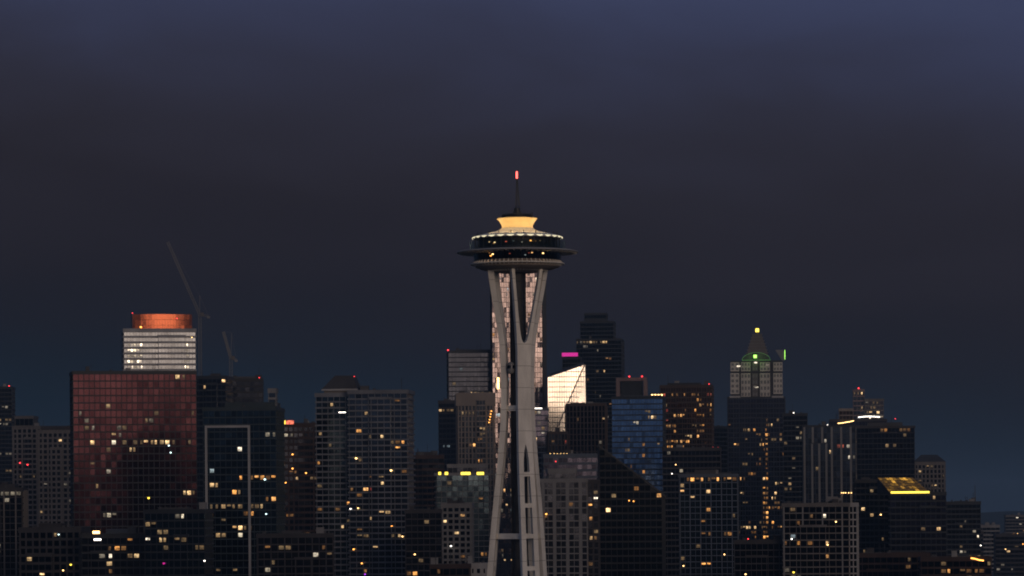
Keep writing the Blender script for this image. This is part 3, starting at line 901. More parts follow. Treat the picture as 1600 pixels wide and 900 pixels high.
# added dark block whose slope stands in for a dark reflection in blue glass
def wedge():
    Y = 1760
    a, b = P(937, 800, Y), P(1040, 800, Y)
    zl, zr = P(943, 697, Y).z, P(1040, 777, Y).z
    c = (a.x + b.x) / 2
    t = thing('sloped_reflection_block', 'black block with a sloping top, standing in for a dark reflection on blue glass', 'building', (c, Y, 0))
    x0, x1, d = a.x - c, b.x - c, 34
    ground = [(x0, 0, 0), (x1, 0, 0), (x1, d, 0), (x0, d, 0)]
    MB().hexa(ground + [(x0, 0, zl), (x1, 0, zr), (x1, d, zr), (x0, d, zl)]).build('core', W['black_metal'], t)
    MB().hexa([(x0 - .4, -.6, zl + .02), (x1 + .4, -.6, zr + .02), (x1 + .4, d + .4, zr + .02), (x0 - .4, d + .4, zl + .02),
               (x0 - .4, -.6, zl + .8), (x1 + .4, -.6, zr + .8), (x1 + .4, d + .4, zr + .8), (x0 - .4, d + .4, zl + .8)]).build('roof', W['dark_steel'], t)
    r = random.Random(5)
    z = 24.0; me = {}
    while z < zl:
        xr = x1 if z < zr else x0 + (x1 - x0) * (zl - z) / (zl - zr)
        if xr - x0 > 3:
            MB().box(x0 - .2, xr - .3, -.3, .05, z - .4, z).build('floor_band', W['black_metal'], t)
            m = MB(); x = x0 + .2
            while x < xr - 3.2:
                k = r.uniform(-.01, .01)
                m.face([(x, -.1 + k, z), (x + 2.4, -.1 - k, z), (x + 2.4, -.1 + k, z + 2.6), (x, -.1 - k, z + 2.6)])
                if r.random() < .022:
                    c_ = r.choice(('warm', 'amber', 'white'))
                    if c_ not in me: me[c_] = MB().box(0, 2.0, -.2, -.12, 0, 1.8).mesh('lit_window', E[c_])
                    put('lit_window', me[c_], t, (x + .2, 0, z + .3))
                x += 2.7
            m.build('window_panes', G['black'], t, kind='stuff')
        z += 3.4
    for px, py, k in ((983, 782, 'amber'), (990, 783, 'amber')): lamp(t, px, py, Y - 2, k, 2.0, .4)
wedge()

# --- right of the tower
t = tower('glass_tower', 'blue glass tower with a framed roof crown and four warm roof lamps', 957, 1036, 622, 2300, 32, -4,
          fh=3.4, bay=1.9, band=(.7, .15), mull=.1, glass='blue', wall='blue_panel', bandmat='navy_panel', lit=.01, cols=('warm',), run=2, seed=53, jit=.3, bays=(),
          spots=[(1013, 652, 'warm'), (1018, 652, 'warm'), (1025, 652, 'warm'), (989, 660, 'white'), (996, 660, 'white'), (983, 682, 'warm'), (1006, 697, 'amber'), (983, 702, 'warm'),
                 (1006, 711, 'amber'), (985, 732, 'amber'), (988, 732, 'amber'), (1007, 738, 'amber'), (1004, 738, 'amber')])
w_, d_, top_ = t_dim[t.name]
def crown_frame(t):
    w, d, top = t_dim[t.name]; Y = t.location.y - d / 2
    L = lambda x, y: local(t, P(x, y, Y))
    a, b = L(962, 590), L(1010, 590)
    k = 7 * Y / F
    y0, y1 = -d / 2 + 1.5, -d / 2 + 9
    MB().box(a.x, b.x, y0, y1, a.z - k * .75, a.z).build('frame_beam', W['rose'], t)
    for x in (a.x, b.x - k * .7): MB().box(x, x + k * .8, y0, y1, top + .05, a.z - k * .75 - .003).build('frame_post', W['rose'], t)
    MB().box(a.x + k + .5, b.x - k - .5, y0 + 2, d / 2 - 2, top, a.z - k * .75 - .3).build('plant_room', W['navy_panel'], t)
    p, q = L(974, 618), L(1034, 618)
    MB().box(p.x, q.x, -d / 2 - .1, -d / 2 + .3, top + 1.25, p.z).build('screen_wall', W['blue_panel'], t)
crown_frame(t)
for x in (1019, 1024, 1029, 1034): lamp(t, x, 617, 2297, 'warm', 3.0, 1.2)
lamp(t, 983, 588, 2300, 'red', 2.4, 2.5); lamp(t, 1003, 588, 2300, 'red', 2.4, 2.5)
t = tower('bronze_building', 'bronze office block with rows of orange-lit windows behind the blue glass tower', 1033, 1113, 604, 2620, 36, 3,
          fh=3.7, bay=1.8, band=(.9, .3), pier=(.45, .3, 2), glass='bronze', wall='bronze', lit=.42, cols=('amber', 'amber', 'red', 'warm'), run=4, seed=54, top_blank=1)
plant_room(t, 1042, 1094, 598, mat='black_metal'); lamp(t, 1108, 600, 2620, 'red', 1.6)
t = tower('dark_building', 'dark block with faint red roof lights below the bronze office block', 1036, 1126, 702, 2280, 30, 2,
          fh=3.7, bay=2.6, band=(1.0, .2), glass='dark', wall='stone_dark', lit=.05, cols=('warm', 'white', 'amber'), run=2, seed=55)
for x, y, k in ((1122, 699, 'red'), (1114, 699, 'red'), (1085, 700, 'red'), (1050, 740, 'white'), (1056, 726, 'warm')): lamp(t, x, y, 2270, k, 1.6, .6)
t = tower('dark_building', 'narrow unlit block between the bronze office block and the stepped crown tower', 1108, 1142, 668, 3150, 30, 2,
          glass='dark', wall='navy_panel', lit=.03, cols=('warm',), seed=56)
lamp(t, 1130, 740, 3100, 'warm', 1.6, .6)

# stepped tower with vaulted crown
def crown_tower():
    Y = 2950
    t = tower('skyscraper', 'skyscraper with pale stone upper storeys, green-lit arches and a golden lantern on top', 1138, 1227, 622, Y, 44, 2,
              fh=3.9, bay=2.3, band=(.8, .2), pier=(.5, .35, 2), glass='navy', wall='navy_panel', lit=.15, cols=('amber', 'amber', 'warm'), run=3, seed=57, top_blank=5,
              spots=[(p, q, 'amber') for q in range(655, 850, 8) for p in (1196, 1198)] + [(p, 712, 'amber') for p in (1158, 1163, 1168, 1173)] + [(p, 757, 'amber') for p in (1156, 1160, 1164, 1168, 1172)]
              + [(p, 790, 'amber') for p in (1196, 1200, 1204, 1208, 1212, 1216, 1220)] + [(p, 755, 'warm') for p in (1212, 1216, 1220)] + [(1164, 658, 'warm'), (1162, 660, 'warm'), (1214, 658, 'warm')])
    w, d, top = t_dim[t.name]
    L = lambda x, y: local(t, P(x, y, Y))
    y0 = -d / 2
    # pale upper storeys
    a, b = L(1141, 622), L(1223, 563)
    MB().box(a.x + .4, b.x - .4, y0 + 1.2, d / 2 - 1, top, b.z).build('upper_core', W['stone_dark'], t)
    def panel(x0, x1, yt, yb, mat='concrete_pale', name='stone_panel', pr=.6):
        p, q = L(x0, yb), L(x1, yt)
        o = MB().box(p.x, q.x, y0 + 1.2 - pr, y0 + 1.3, p.z, q.z).build(name, mat if not isinstance(mat, str) else W[mat], t)
        n = max(2, int((q.z - p.z) / 3.9)); nx = max(2, int((q.x - p.x) / 2.4))
        m = MB()
        for i in range(n):
            for j in range(nx):
                sx, sz = (q.x - p.x) / nx, (q.z - p.z) / n
                m.box(p.x + j * sx + sx * .2, p.x + (j + 1) * sx - sx * .2, y0 + 1.2 - pr - .06, y0 + 1.2 - pr + .02, p.z + i * sz + sz * .25, p.z + (i + 1) * sz - sz * .2)
        m.build('window_panes', W['concrete'], o, kind='stuff')
        return o
    for (x0, x1) in ((1141.5, 1155), (1158, 1172.5), (1175.5, 1184), (1187.5, 1203), (1208.5, 1222.5)):
        panel(x0, x1, 566, 580, 'pale_stone' if x0 != 1175.5 else 'stone')
        panel(x0, x1, 583, 621 if x0 in (1158, 1187.5, 1175.5) else 615.5, 'pale_stone' if x0 != 1175.5 else 'stone')
    for x0, x1 in ((1140, 1157), (1206, 1224)):
        p, q = L(x0, 621.5), L(x1, 618.5); MB().box(p.x, q.x, y0 - .6, y0 + 1.5, p.z, q.z).build('ledge', W['concrete_pale'], t)
    for (x, y) in ((1154, 572), (1181, 566.5), (1199, 570), (1180, 604), (1182, 605)):
        p = L(x, y); MB().box(-1.4, 1.4, -.1, .1, -.5, .5).build('lit_window', E['white'], t).location = (p.x, y0 + .4, p.z)
    # barrel vaults with green light along the arches
    c = L(1181.5, 562)
    def vault(cx, r, y_a, y_b, z, sq, mat, name):
        m = MB(); K = 20; n0 = len(m.v)
        for y in (y_a, y_b):
            for k in range(K + 1):
                g = pi * k / K; m.v.append((cx - r * cos(g), y, z + r * sq * sin(g)))
        for k in range(K): m.f.append((k, k + 1, K + 2 + k, K + 1 + k)); m.m.append(0)
        m.f.append(tuple(range(K, -1, -1))); m.f.append(tuple(range(K + 1, 2 * K + 2))); m.m += [0, 0]
        return m.build(name, mat, t)
    rr = 22 * Y / F
    vault(c.x, rr, y0 + 1.5, d / 2 - 1.5, b.z, .55, W['roof_grey'], 'barrel_vault')
    m = MB(); K = 24
    for k in range(K):
        g1, g2 = pi * k / K, pi * (k + 1) / K
        m.bar((c.x - rr * cos(g1), y0 + 1.3, b.z + .2 + rr * .55 * sin(g1)), (c.x - rr * cos(g2), y0 + 1.3, b.z + .2 + rr * .55 * sin(g2)), .14)
    arch = mat_emit('arch_green', (0.20, 0.60, 0.14), 0.4)
    m.build('arch_light', arch, t)
    MB().bar((c.x - rr, y0 + 1.2, b.z + .35), (c.x + rr, y0 + 1.2, b.z + .35), .22).build('arch_light', arch, t)
    # right-hand arch seen edge-on
    p = L(1226.5, 560)
    m = MB()
    for k in range(12):
        g1, g2 = pi * k / 12, pi * (k + 1) / 12
        m.bar((p.x, y0 + 14 - 6 * cos(g1), p.z + 7 * sin(g1)), (p.x, y0 + 14 - 6 * cos(g2), p.z + 7 * sin(g2)), .3)
    m.build('arch_light', E['lamp_green'], t)
    MB().hexa([(b.x - .5, y0 + 7, p.z - 1.5), (p.x - .35, y0 + 7, p.z - 1.5), (p.x - .35, y0 + 21, p.z - 1.5), (b.x - .5, y0 + 21, p.z - 1.5), (b.x - 6, y0 + 11, p.z + 7.4), (p.x - .35, y0 + 11, p.z + 7.4), (p.x - .35, y0 + 17, p.z + 7.4), (b.x - 6, y0 + 17, p.z + 7.4)]).build('side_gable', W['concrete'], t)
    # square green lantern at the middle of the arch, golden lantern at the apex
    def glow(x, y, col, yy):
        ld = bpy.data.lights.new('lantern_glow', 'POINT'); ld.energy = 1500; ld.color = col; ld.shadow_soft_size = 1.2
        lo = bpy.data.objects.new('lantern_glow', ld); COL.objects.link(lo); lo.parent = t
        p = L(x, y); lo.location = (p.x, yy, p.z)
    def lantern(x, y, s, kind, yy):
        p = L(x, y); h = s * Y / F / 2
        m = MB().box(-h, h, -h, h, -h, h, 0).box(-h * 1.15, h * 1.15, -h * 1.15, h * 1.15, h, h * 1.35, 1).box(-h * .5, h * .5, -h * .5, h * .5, -h * 2.2, -h, 1)
        m.build('lantern', [E[kind], W['black_metal']], t).location = (p.x, yy, p.z)
    lantern(1180, 557, 5, 'lamp_green', y0 - 0.4)
    glow(1180, 557, (0.40, 1.0, 0.16), y0 - 2.6)
    # stepped pyramid roof
    zt = L(1183, 520).z; zb = b.z + rr * .4
    n = 7
    for k in range(n):
        f = k / n; hw = (17 - 11 * f) * Y / F
        z = zb + (zt - zb) * f; z2 = zb + (zt - zb) * (k + 1) / n
        cx = L(1183, 540).x
        m = MB().box(cx - hw, cx + hw, -hw, hw, z, z2 - .25, 0)
        m.box(cx - hw - .5, cx + hw + .5, -hw - .5, hw + .5, z2 - .25, z2, 1)
        m.build('roof_step', [W['stone'], W['concrete']], t)
    lantern(1183, 514, 5.5, 'lamp_yellow', 0)
    glow(1183, 514, (1.0, 0.75, 0.2), -2.2)
    return t
t = crown_tower()

t = tower('apartment_tower', 'dark teal apartment tower with scattered amber windows below the stepped crown tower', 1062, 1152, 744, 1880, 28, -2,
          fh=3.1, bay=2.7, band=(.5, .4), pier=(.6, .5, 2), glass='teal', wall='teal_panel', bandmat='blue_panel', lit=.06, cols=('amber', 'warm'), run=1, seed=58,
          spots=[(1103, 797, 'amber'), (1102, 883, 'amber'), (1105, 883, 'amber'), (1094, 855, 'warm')])
plant_room(t, 1085, 1118, 734); lamp(t, 1132, 866, 1860, 'warm', 1.8, .5); lamp(t, 1068, 884, 1860, 'warm', 1.8, .5)
t = tower('apartment_block', 'dark block with amber windows directly in front of the stepped skyscraper base', 1148, 1226, 848, 1650, 24, 2,
          fh=3.0, bay=2.6, band=(.6, .3), glass='dark', wall='stone_dark', lit=.12, cols=('amber', 'warm'), run=2, seed=59)
lamp(t, 1169, 842, 1860, 'red', 2.0, .5); lamp(t, 1165, 897, 1640, 'warm', 2.6, .5)
t = tower('dark_building', 'dark block with small white roof lights just right of the stepped crown tower', 1225, 1262, 648, 2750, 30, 2,
          fh=3.8, bay=2.8, band=(1.0, .2), glass='dark', wall='navy_panel', lit=.06, cols=('white', 'warm'), run=1, seed=60)
lamp(t, 1240, 645, 2700, 'white', 1.8, .6)
t = tower('glass_tower', 'blue-grey tower with pale vertical strips right of the stepped crown tower', 1256, 1337, 667, 2320, 32, -2,
          fh=3.5, bay=2.9, band=(.4, .12), pier=(1.3, .5, 2), glass='pale', wall='blue_panel', piermat='concrete', bandmat='navy_panel', lit=.05, cols=('white', 'red', 'warm'), run=1, seed=61,
          spots=[(1317, 693, 'red'), (1329, 700, 'white'), (1329, 717, 'white'), (1291, 690, 'white')])
lamp(t, 1293, 664, 2700, 'white', 1.8)
for x in (1315, 1318, 1321, 1326, 1330): lamp(t, x - 0, 770, 2300, 'warm', 2.0, .5)
t = tower('skyscraper', 'far tower with glass roof cube, curved white light lines and a red beacon', 1298, 1386, 657, 3050, 40, 2,
          fh=4.0, bay=3.0, band=(.9, .2), glass='navy', wall='stone_dark', lit=.04, cols=('white', 'warm'), run=2, seed=62)
upper(t, 1352, 1381, 625, 657, 6, wall='stone', glass='rose', lit=.6, cols=('white', 'warm', 'bright'), run=2, fh=4, bay=3, seed=63)
upper(t, 1334, 1351, 610, 657, 8, wall='rose', glass='pale', lit=.02, cols=('warm',), fh=4, bay=3, seed=64, dep=16)
upper(t, 1312, 1333, 640, 657, 8, wall='beige', glass='bronze', lit=.1, cols=('warm',), fh=4, bay=3, seed=65)
lamp(t, 1342, 606, 3055, 'red', 2.4, 1.5)
def light_line(t, pts, kind):
    w, d, top = t_dim[t.name]; Y = t.location.y - d / 2
    q = [local(t, P(x, y, Y - 1.2)) for x, y in pts]
    m = MB()
    for a, b in zip(q, q[1:]): m.bar(a, b, .32, 0, 6)
    for a in q[::2]: m.bar(a, a + Vector((0, 1.4, 0)), .12, 1, 4)
    m.build('light_line', [E[kind], W['black_metal']], t)
light_line(t, [(1309, 661.5), (1315, 661), (1321, 660), (1327, 659), (1334, 657.5)], 'lamp_warm')
light_line(t, [(1341, 652), (1349, 651), (1358, 650.6), (1366, 650.8), (1375, 651.5)], 'lamp_white')
t = tower('office_tower', 'broad dark tower with thin floor lines behind the yellow-edged roof', 1340, 1429, 668, 2700, 36, -3,
          fh=3.8, bay=2.8, band=(.5, .5), mull=.1, glass='dark', wall='navy_panel', bandmat='stone_dark', lit=.02, cols=('warm',), run=2, seed=66,
          spots=[(p, 674, 'amber') for p in (1378, 1382, 1386, 1408, 1414, 1418)])
plant_room(t, 1356, 1410, 660); lamp(t, 1399, 654, 3050, 'red', 1.4)
t = tower('stone_building', 'old stone building with a hipped roof right of the broad dark tower', 1429, 1477, 724, 2900, 30, 3,
          fh=3.8, bay=3.2, band=(1.4, .2), pier=(1.3, .4, 1), glass='dark', wall='stone', lit=.04, cols=('warm',), run=1, seed=67)
w_, d_, top_ = t_dim[t.name]
MB().hexa([(-w_ / 2 - .6, -d_ / 2 - .6, top_ + 1.25), (w_ / 2 + .6, -d_ / 2 - .6, top_ + 1.25), (w_ / 2 + .6, d_ / 2 + .6, top_ + 1.25), (-w_ / 2 - .6, d_ / 2 + .6, top_ + 1.25),
           (-w_ / 2 + 6, -3, top_ + 7), (w_ / 2 - 6, -3, top_ + 7), (w_ / 2 - 6, 3, top_ + 7), (-w_ / 2 + 6, 3, top_ + 7)]).build('hip_roof', W['stone_dark'], t)
t = tower('glass_block', 'low glass block with a glowing yellow roof edge', 1392, 1478, 772, 2120, 30, 2,
          fh=3.6, bay=2.8, band=(.9, .2), glass='navy', wall='navy_panel', lit=.02, cols=('warm',), run=1, seed=68)
strip(t, 1392, 1452, 767.5, 771, 'lamp_yellow', .9)
def trail_roof(t):
    """added glowing slope standing in for a light trail, in panes between dark bars"""
    w, d, top = t_dim[t.name]; Y = t.location.y - d / 2
    a, b = local(t, P(1389, 768, Y)), local(t, P(1451, 768, Y)); e, f = local(t, P(1372, 746, Y)), local(t, P(1428, 746, Y))
    bl, br, tl, tr = Vector((a.x, -d / 2 + .6, a.z)), Vector((b.x, -d / 2 + .6, b.z)), Vector((e.x, -d / 2 + 16, e.z)), Vector((f.x, -d / 2 + 16, f.z))
    q = lambda u, v: bl.lerp(br, u).lerp(tl.lerp(tr, u), v)
    m = MB().hexa([(bl.x, bl.y, top), (br.x, br.y, top), (tr.x, tr.y, top), (tl.x, tl.y, top), bl, br, tr, tl]); m.build('trail_roof_base', W['black_metal'], t)
    glow = mat_emit('trail_roof_glow', (1.0, 0.50, 0.06), 0.26, True)  # glow of a light trail put into emissive panes
    up = Vector((0, -.12, .12))
    for i in range(10):
        for j in range(5):
            u0, u1, v0, v1 = (i + .07) / 10, (i + .93) / 10, (j + .1) / 5, (j + .9) / 5
            c = [q(u0, v0), q(u1, v0), q(u1, v1), q(u0, v1)]
            MB().hexa([p + up * .2 for p in c] + [p + up for p in c]).build('trail_roof_pane', glow, t)
trail_roof(t)
t = tower('dark_building', 'dark block with sparse windows left of the glowing yellow roof edge', 1338, 1396, 752, 2200, 28, 2,
          fh=3.6, bay=2.8, band=(1.0, .2), glass='black', wall='black_metal', lit=.05, cols=('warm',), run=1, seed=69)
lamp(t, 1376, 804, 2180, 'warm', 2.4, .5)
t = tower('apartment_tower', 'pale concrete apartment tower with a white balcony column at its right edge', 1224, 1326, 790, 1640, 24, -2,
          fh=3.0, bay=2.9, band=(.6, .4), pier=(.7, .5, 3), glass='dark', wall='concrete', bandmat='stone', piermat='concrete', lit=.05, cols=('warm', 'amber', 'white'), run=1, seed=70,
          spots=[(1236, 842, 'cool'), (1241, 842, 'cool'), (1269, 843, 'amber'), (1269, 852, 'amber'), (1269, 861, 'amber'), (1269, 897, 'amber'), (1293, 851, 'warm')])
w_, d_, top_ = t_dim[t.name]
a_, b_ = local(t, P(1326.5, 840, 1640)), local(t, P(1340, 840, 1640))
volume(t, (a_.x + b_.x) / 2, 1, b_.x - a_.x, d_ - 4, 0, top_, fh=3.0, bay=2.1, band=(.7, .5), pier=(.5, .6, 1), glass='black', wall='stone_dark', bandmat='concrete_pale', lit=0, seed=71, zvis=25)
upper(t, 1294, 1308, 780, 790, 5, wall='concrete', glass='black', lit=0, fh=3, seed=72, dep=6)
lamp(t, 1240, 894, 1630, 'yellow', 3.4); lamp(t, 1306, 815, 1630, 'warm', 2.2, .5); lamp(t, 1293, 851, 1630, 'warm', 2.6, .5); lamp(t, 1237, 842, 1630, 'white', 2.2, .5)
t = tower('office_block', 'dim slate block with a thin radio mast near the right edge', 1474, 1532, 786, 2620, 28, 2,
          fh=3.6, bay=2.8, band=(1.2, .2), glass='dark', wall='navy_panel', lit=.04, cols=('warm', 'white'), run=1, seed=73)
w_, d_, top_ = t_dim[t.name]
p_ = local(t, P(1524, 784, 2630))
MB().lathe([(.5, top_), (.25, top_ + 6), (.12, top_ + 13)], 8).build('radio_mast', W['stone'], t).location = (p_.x, 0, 0)
lamp(t, 1532, 852, 2500, 'white', 2.0, .6)
t = tower('low_block', 'low unlit brick block below the glowing yellow roof edge', 1338, 1452, 868, 1760, 26, 2,
          fh=3.4, bay=2.8, band=(.9, .2), glass='black', wall='brick', lit=.05, cols=('warm', 'amber'), run=1, seed=74)
t = tower('low_block', 'low brick block with four white roof lamps and neon lines near the lower right corner', 1440, 1548, 874, 1700, 26, 2,
          fh=3.4, bay=2.8, band=(.9, .2), glass='black', wall='brick', lit=.08, cols=('warm', 'amber'), run=1, seed=75)
for x in (1492, 1498, 1503, 1509): lamp(t, x, 880 - 8, 1700, 'white', 2.4, 1.5)
light_line(t, [(1517, 872), (1523, 873), (1530, 875), (1537, 876)], 'lamp_amber')

# far low city toward the right edge
far = [(1528, 1562, 822, 3600, 'pale grey low warehouse just right of the radio mast block', 'concrete'), (1556, 1606, 836, 3300, 'low dark warehouse with scattered lamps at the right edge', 'stone_dark'),
       (1480, 1536, 832, 3200, 'dim long block below the radio mast', 'stone_dark'), (1572, 1612, 806, 4600, 'small distant grey block beside the port lamps', 'stone')]
for k, (x0, x1, y, Y, lab, mt) in enumerate(far):
    t = tower('warehouse' if 'warehouse' in lab else 'low_block', lab, x0, x1, y, Y, 30, 2, fh=4, bay=4, band=(1.6, .2), glass='dark', wall=mt, lit=.06, cols=('warm', 'amber', 'white'), run=1, seed=80 + k)
    if k == 1:
        for x, yy, kk in ((1561, 836, 'red'), (1590, 834, 'warm'), (1598, 850, 'amber'), (1571, 858, 'warm')): lamp(t, x, yy, Y - 20, kk, 1.6, 1)

# --- cranes
def lattice(m, a, b, w, n, bar=.12):
    a, b = Vector(a), Vector(b); d = (b - a).normalized()
    u = d.cross(Vector((0, 1, 0))).normalized() * w / 2; v = d.cross(u).normalized() * w / 2
    cs = [u + v, v - u, -u - v, u - v]
    for c in cs: m.bar(a + c, b + c, bar)
    for k in range(n):
        p, q = a.lerp(b, k / n), a.lerp(b, (k + 1) / n)
        for i in range(4):
            m.bar(p + cs[i], q + cs[(i + 1) % 4], bar * .7)
            m.bar(p + cs[i], p + cs[(i + 1) % 4], bar * .7)
def crane(label, Y, foot, pivot, tip, back, apex, zbase):
    p0 = P(*foot, Y); t = thing('tower_crane', label, 'crane', (p0.x, Y, zbase))
    q = lambda s: P(*s, Y) - t.location
    pv = q(pivot)
    m = MB(); lattice(m, (0, 0, 0), (0, 0, pv.z), 2.0, max(4, int(pv.z / 3)), .14); m.build('mast', W['concrete'], t)
    m = MB(); lattice(m, (0, 0, pv.z), q(tip), 1.7, 24, .2); m.build('jib', W['concrete'], t)
    m = MB(); lattice(m, (0, 0, pv.z), q(back), 1.5, 4, .12); bk = q(back); m.box(bk.x - 1, bk.x + 1, -1, 1, bk.z - 1.6, bk.z); m.build('counter_jib', W['concrete'], t)
    m = MB(); m.bar((0, 0, pv.z), q(apex), .2); m.bar(q(apex), q(tip), .06); m.bar(q(apex), q(back), .08); m.build('stays', W['concrete'], t)
    MB().box(.8, 2.8, -2.4, -.6, pv.z - 1, pv.z + 1.4).box(.7, 2.9, -2.5, -.5, pv.z + 1.4, pv.z + 1.6).build('cab', W['stone'], t)
crane('tall pale luffing crane with its long jib raised above the glowing red crown', 2660, (313, 590), (313, 492), (262, 378), (326, 494), (312, 462), 0.0)
crane('small crane with a short steep jib right of the glowing red crown', 2560, (361, 600), (361, 560), (349, 518), (369, 562), (362, 520), 0.0)

# ------------------------------------------------------------------ the observation tower
def build_needle():
    T = thing('observation_tower', 'tall white observation tower on splayed legs with a saucer top and red-tipped mast',
              'tower', (P(808.5, 394, 1280).x, 1280, 0))
    white, steel, black = W['white_paint'], W['dark_steel'], W['black_metal']

    def lerp(tab, z):
        if z <= tab[0][0]: return tab[0][1]
        for (a, va), (b, vb) in zip(tab, tab[1:]):
            if z <= b: return va + (vb - va) * (z - a) / (b - a)
        return tab[-1][1]

    def soft(tab, z, h=3.5):
        return sum(lerp(tab, z + h * k / 3) for k in range(-3, 4)) / 7
    rad = [(0, 15.8), (20, 12.7), (39.8, 10.1), (53.6, 8.9), (66.4, 7.6), (79.8, 6.1), (93.1, 5.0), (106.4, 4.75), (119.8, 5.1),
           (128.7, 6.2), (139.8, 7.9), (145.3, 8.5), (149, 8.8)]
    wo = [(0, 3.5), (40, 3.15), (66, 2.95), (80, 2.72), (93, 2.45), (106, 2.42), (118, 2.55), (124, 3.0), (128.7, 3.55), (134, 4.2), (139.8, 5.0), (149, 6.1)]
    wi = [(0, 1.7), (40, 1.4), (66, 1.25), (80, 0.95), (83, 0.6), (85.4, 0.02), (85.5, 0), (120.4, 0), (120.6, 0.45), (121.5, 1.0), (123.5, 1.5), (128.7, 2.35),
          (134, 3.1), (139.8, 3.92), (149, 4.95)]
    zs = sorted(set([0, 6, 12, 18, 24, 30, 36, 42] + [44 + 2 * k for k in range(52)] + [82, 83.2, 84.4, 85.4, 85.5, 120.4, 120.6, 121, 121.5, 122.4, 123.5, 147]))
    zs = [z for z in zs if z <= 147.3]
    PHI = (20.5, 140.5, -99.5)

    def at(phi, r, t, z):
        g = R(phi)
        return (r * sin(g) + t * cos(g), -r * cos(g) + t * sin(g), z)
    for phi in PHI:
        m = MB()
        for s in (-1, 1):
            prev = None
            for z in zs:
                r, o, i = soft(rad, z), soft(wo, z, 2), lerp(wi, z)
                dd = 1.0
                ring = [at(phi, r + dd, s * i, z), at(phi, r + dd, s * o, z), at(phi, r - dd, s * o, z), at(phi, r - dd, s * i, z)]
                if s < 0: ring = ring[::-1]
                n = len(m.v); m.v += ring
                if prev is not None:
                    for k in range(4):
                        j = (k + 1) % 4
                        m.f.append((prev + k, prev + j, n + j, n + k)); m.m.append(0)
                prev = n
        leg = m.build('leg', white, T)
        for z in (9, 20, 31, 42.5, 53.6, 64.2, 75.0):
            r, i = soft(rad, z), lerp(wi, z) + .15
            b = MB(); h = 0.75
            b.hexa([at(phi, r + .95, -i, z - h), at(phi, r + .95, i, z - h), at(phi, r - .95, i, z - h), at(phi, r - .95, -i, z - h),
                    at(phi, r + .95, -i, z + h), at(phi, r + .95, i, z + h), at(phi, r - .95, i, z + h), at(phi, r - .95, -i, z + h)])
            b.build('crossbar', white, leg)
    # horizontal ties between the legs
    for z in (53.6, 98.0):
        r = soft(rad, z)
        for a, b in zip(PHI, PHI[1:] + PHI[:1]):
            m = MB()
            pa, pb = Vector(at(a, r, 0, z)), Vector(at(b, r, 0, z))
            d = (pb - pa).normalized(); u = Vector((-d.y, d.x, 0)) * .8
            q0, q1 = pa + d * 1.2, pb - d * 1.2
            h = Vector((0, 0, .95))
            m.hexa([q0 - u - h, q1 - u - h, q1 + u - h, q0 + u - h, q0 - u + h, q1 - u + h, q1 + u + h, q0 + u + h])
            m.build('tie_beam', white, T)
    # core shaft
    m = MB().lathe([(2.5, 0), (2.5, 146.5)], 6)
    core = m.build('core_shaft', steel, T)
    for k in range(6):
        g = 2 * pi * k / 6
        MB().box(-.22, .22, -.22, .22, 0, 146).build('guide_rail', black, core).location = (2.65 * cos(g), 2.65 * sin(g), 0)
    rm = MB().lathe([(2.78, -.2), (2.78, .2)], 6).mesh('ring_frame', black)
    for k in range(24): put('ring_frame', rm, core, (0, 0, 6 * k + 4))
    m = MB()
    for k in range(46):                        # stairs zigzag up one face of the shaft, bracing on the others
        z = 3.1 * k + 1
        s = 1 if k % 2 else -1
        for q in range(6):
            g = 2 * pi * q / 6; h = 2 * pi * (q + 1) / 6
            a, b = (g, h) if s > 0 else (h, g)
            m.bar((2.72 * cos(a), 2.72 * sin(a), z), (2.72 * cos(b), 2.72 * sin(b), z + 3.1), .09)
    m.build('bracing', W['stone_dark'], core)
    car = MB().lathe([(.6, -2.2), (1.25, -1.6), (1.3, -.2), (1.3, .9), (1.15, 1.5), (.5, 2.0)], 16).build('elevator_car', W['concrete'], T, smooth=True)
    car.location = (-2.6, -2.9, 112)
    MB().lathe([(1.34, -.3), (1.34, .8)], 16, 0, False).build('window', G['dark'], car)

    # saucer
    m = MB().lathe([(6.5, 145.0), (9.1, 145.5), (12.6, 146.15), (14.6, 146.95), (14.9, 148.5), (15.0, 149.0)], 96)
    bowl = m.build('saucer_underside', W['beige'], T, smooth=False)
    fin = MB().hexa([(9.5, -.09, 145.35), (16.25, -.16, 147.9), (16.25, .16, 147.9), (9.5, .09, 145.35),
                     (9.5, -.09, 145.9), (15.0, -.16, 149.1), (15.0, .16, 149.1), (9.5, .09, 145.9)]).mesh('rib', white)
    for k in range(60): put('rib', fin, bowl, rz=2 * pi * k / 60)
    MB().lathe([(15.9, 147.75), (16.35, 147.8), (16.35, 148.15), (15.9, 148.2)], 96).build('rim', white, bowl)
    # restaurant glazing
    MB().lathe([(14.6, 149.0), (14.8, 152.0)], 64).build('restaurant_core', black, T)
    n = 48
    c = 2 * pi * 15.1 / n * .47
    pane = MB().hexa([(14.95, -c, 149.1), (15.05, -c, 149.1), (15.05, c, 149.1), (14.95, c, 149.1),
                      (15.2, -c, 151.9), (15.3, -c, 151.9), (15.3, c, 151.9), (15.2, c, 151.9)]).mesh('restaurant_window', G['dark'])
    for k in range(n): put('restaurant_window', pane, T, rz=2 * pi * k / n)
    # halo ring, on radial arms
    MB().lathe([(15.4, 152.15), (20.4, 151.75), (21.1, 151.95), (21.1, 152.25), (20.4, 152.45), (15.4, 152.75)], 96, close=False).build('halo_ring', W['concrete_pale'], T)
    arm = MB().hexa([(15.2, -.12, 151.55), (20.6, -.08, 151.6), (20.6, .08, 151.6), (15.2, .12, 151.55),
                     (15.2, -.12, 152.3), (20.6, -.08, 152.0), (20.6, .08, 152.0), (15.2, .12, 152.3)]).mesh('halo_arm', white)
    for k in range(48): put('halo_arm', arm, T, rz=2 * pi * (k + .5) / 48)
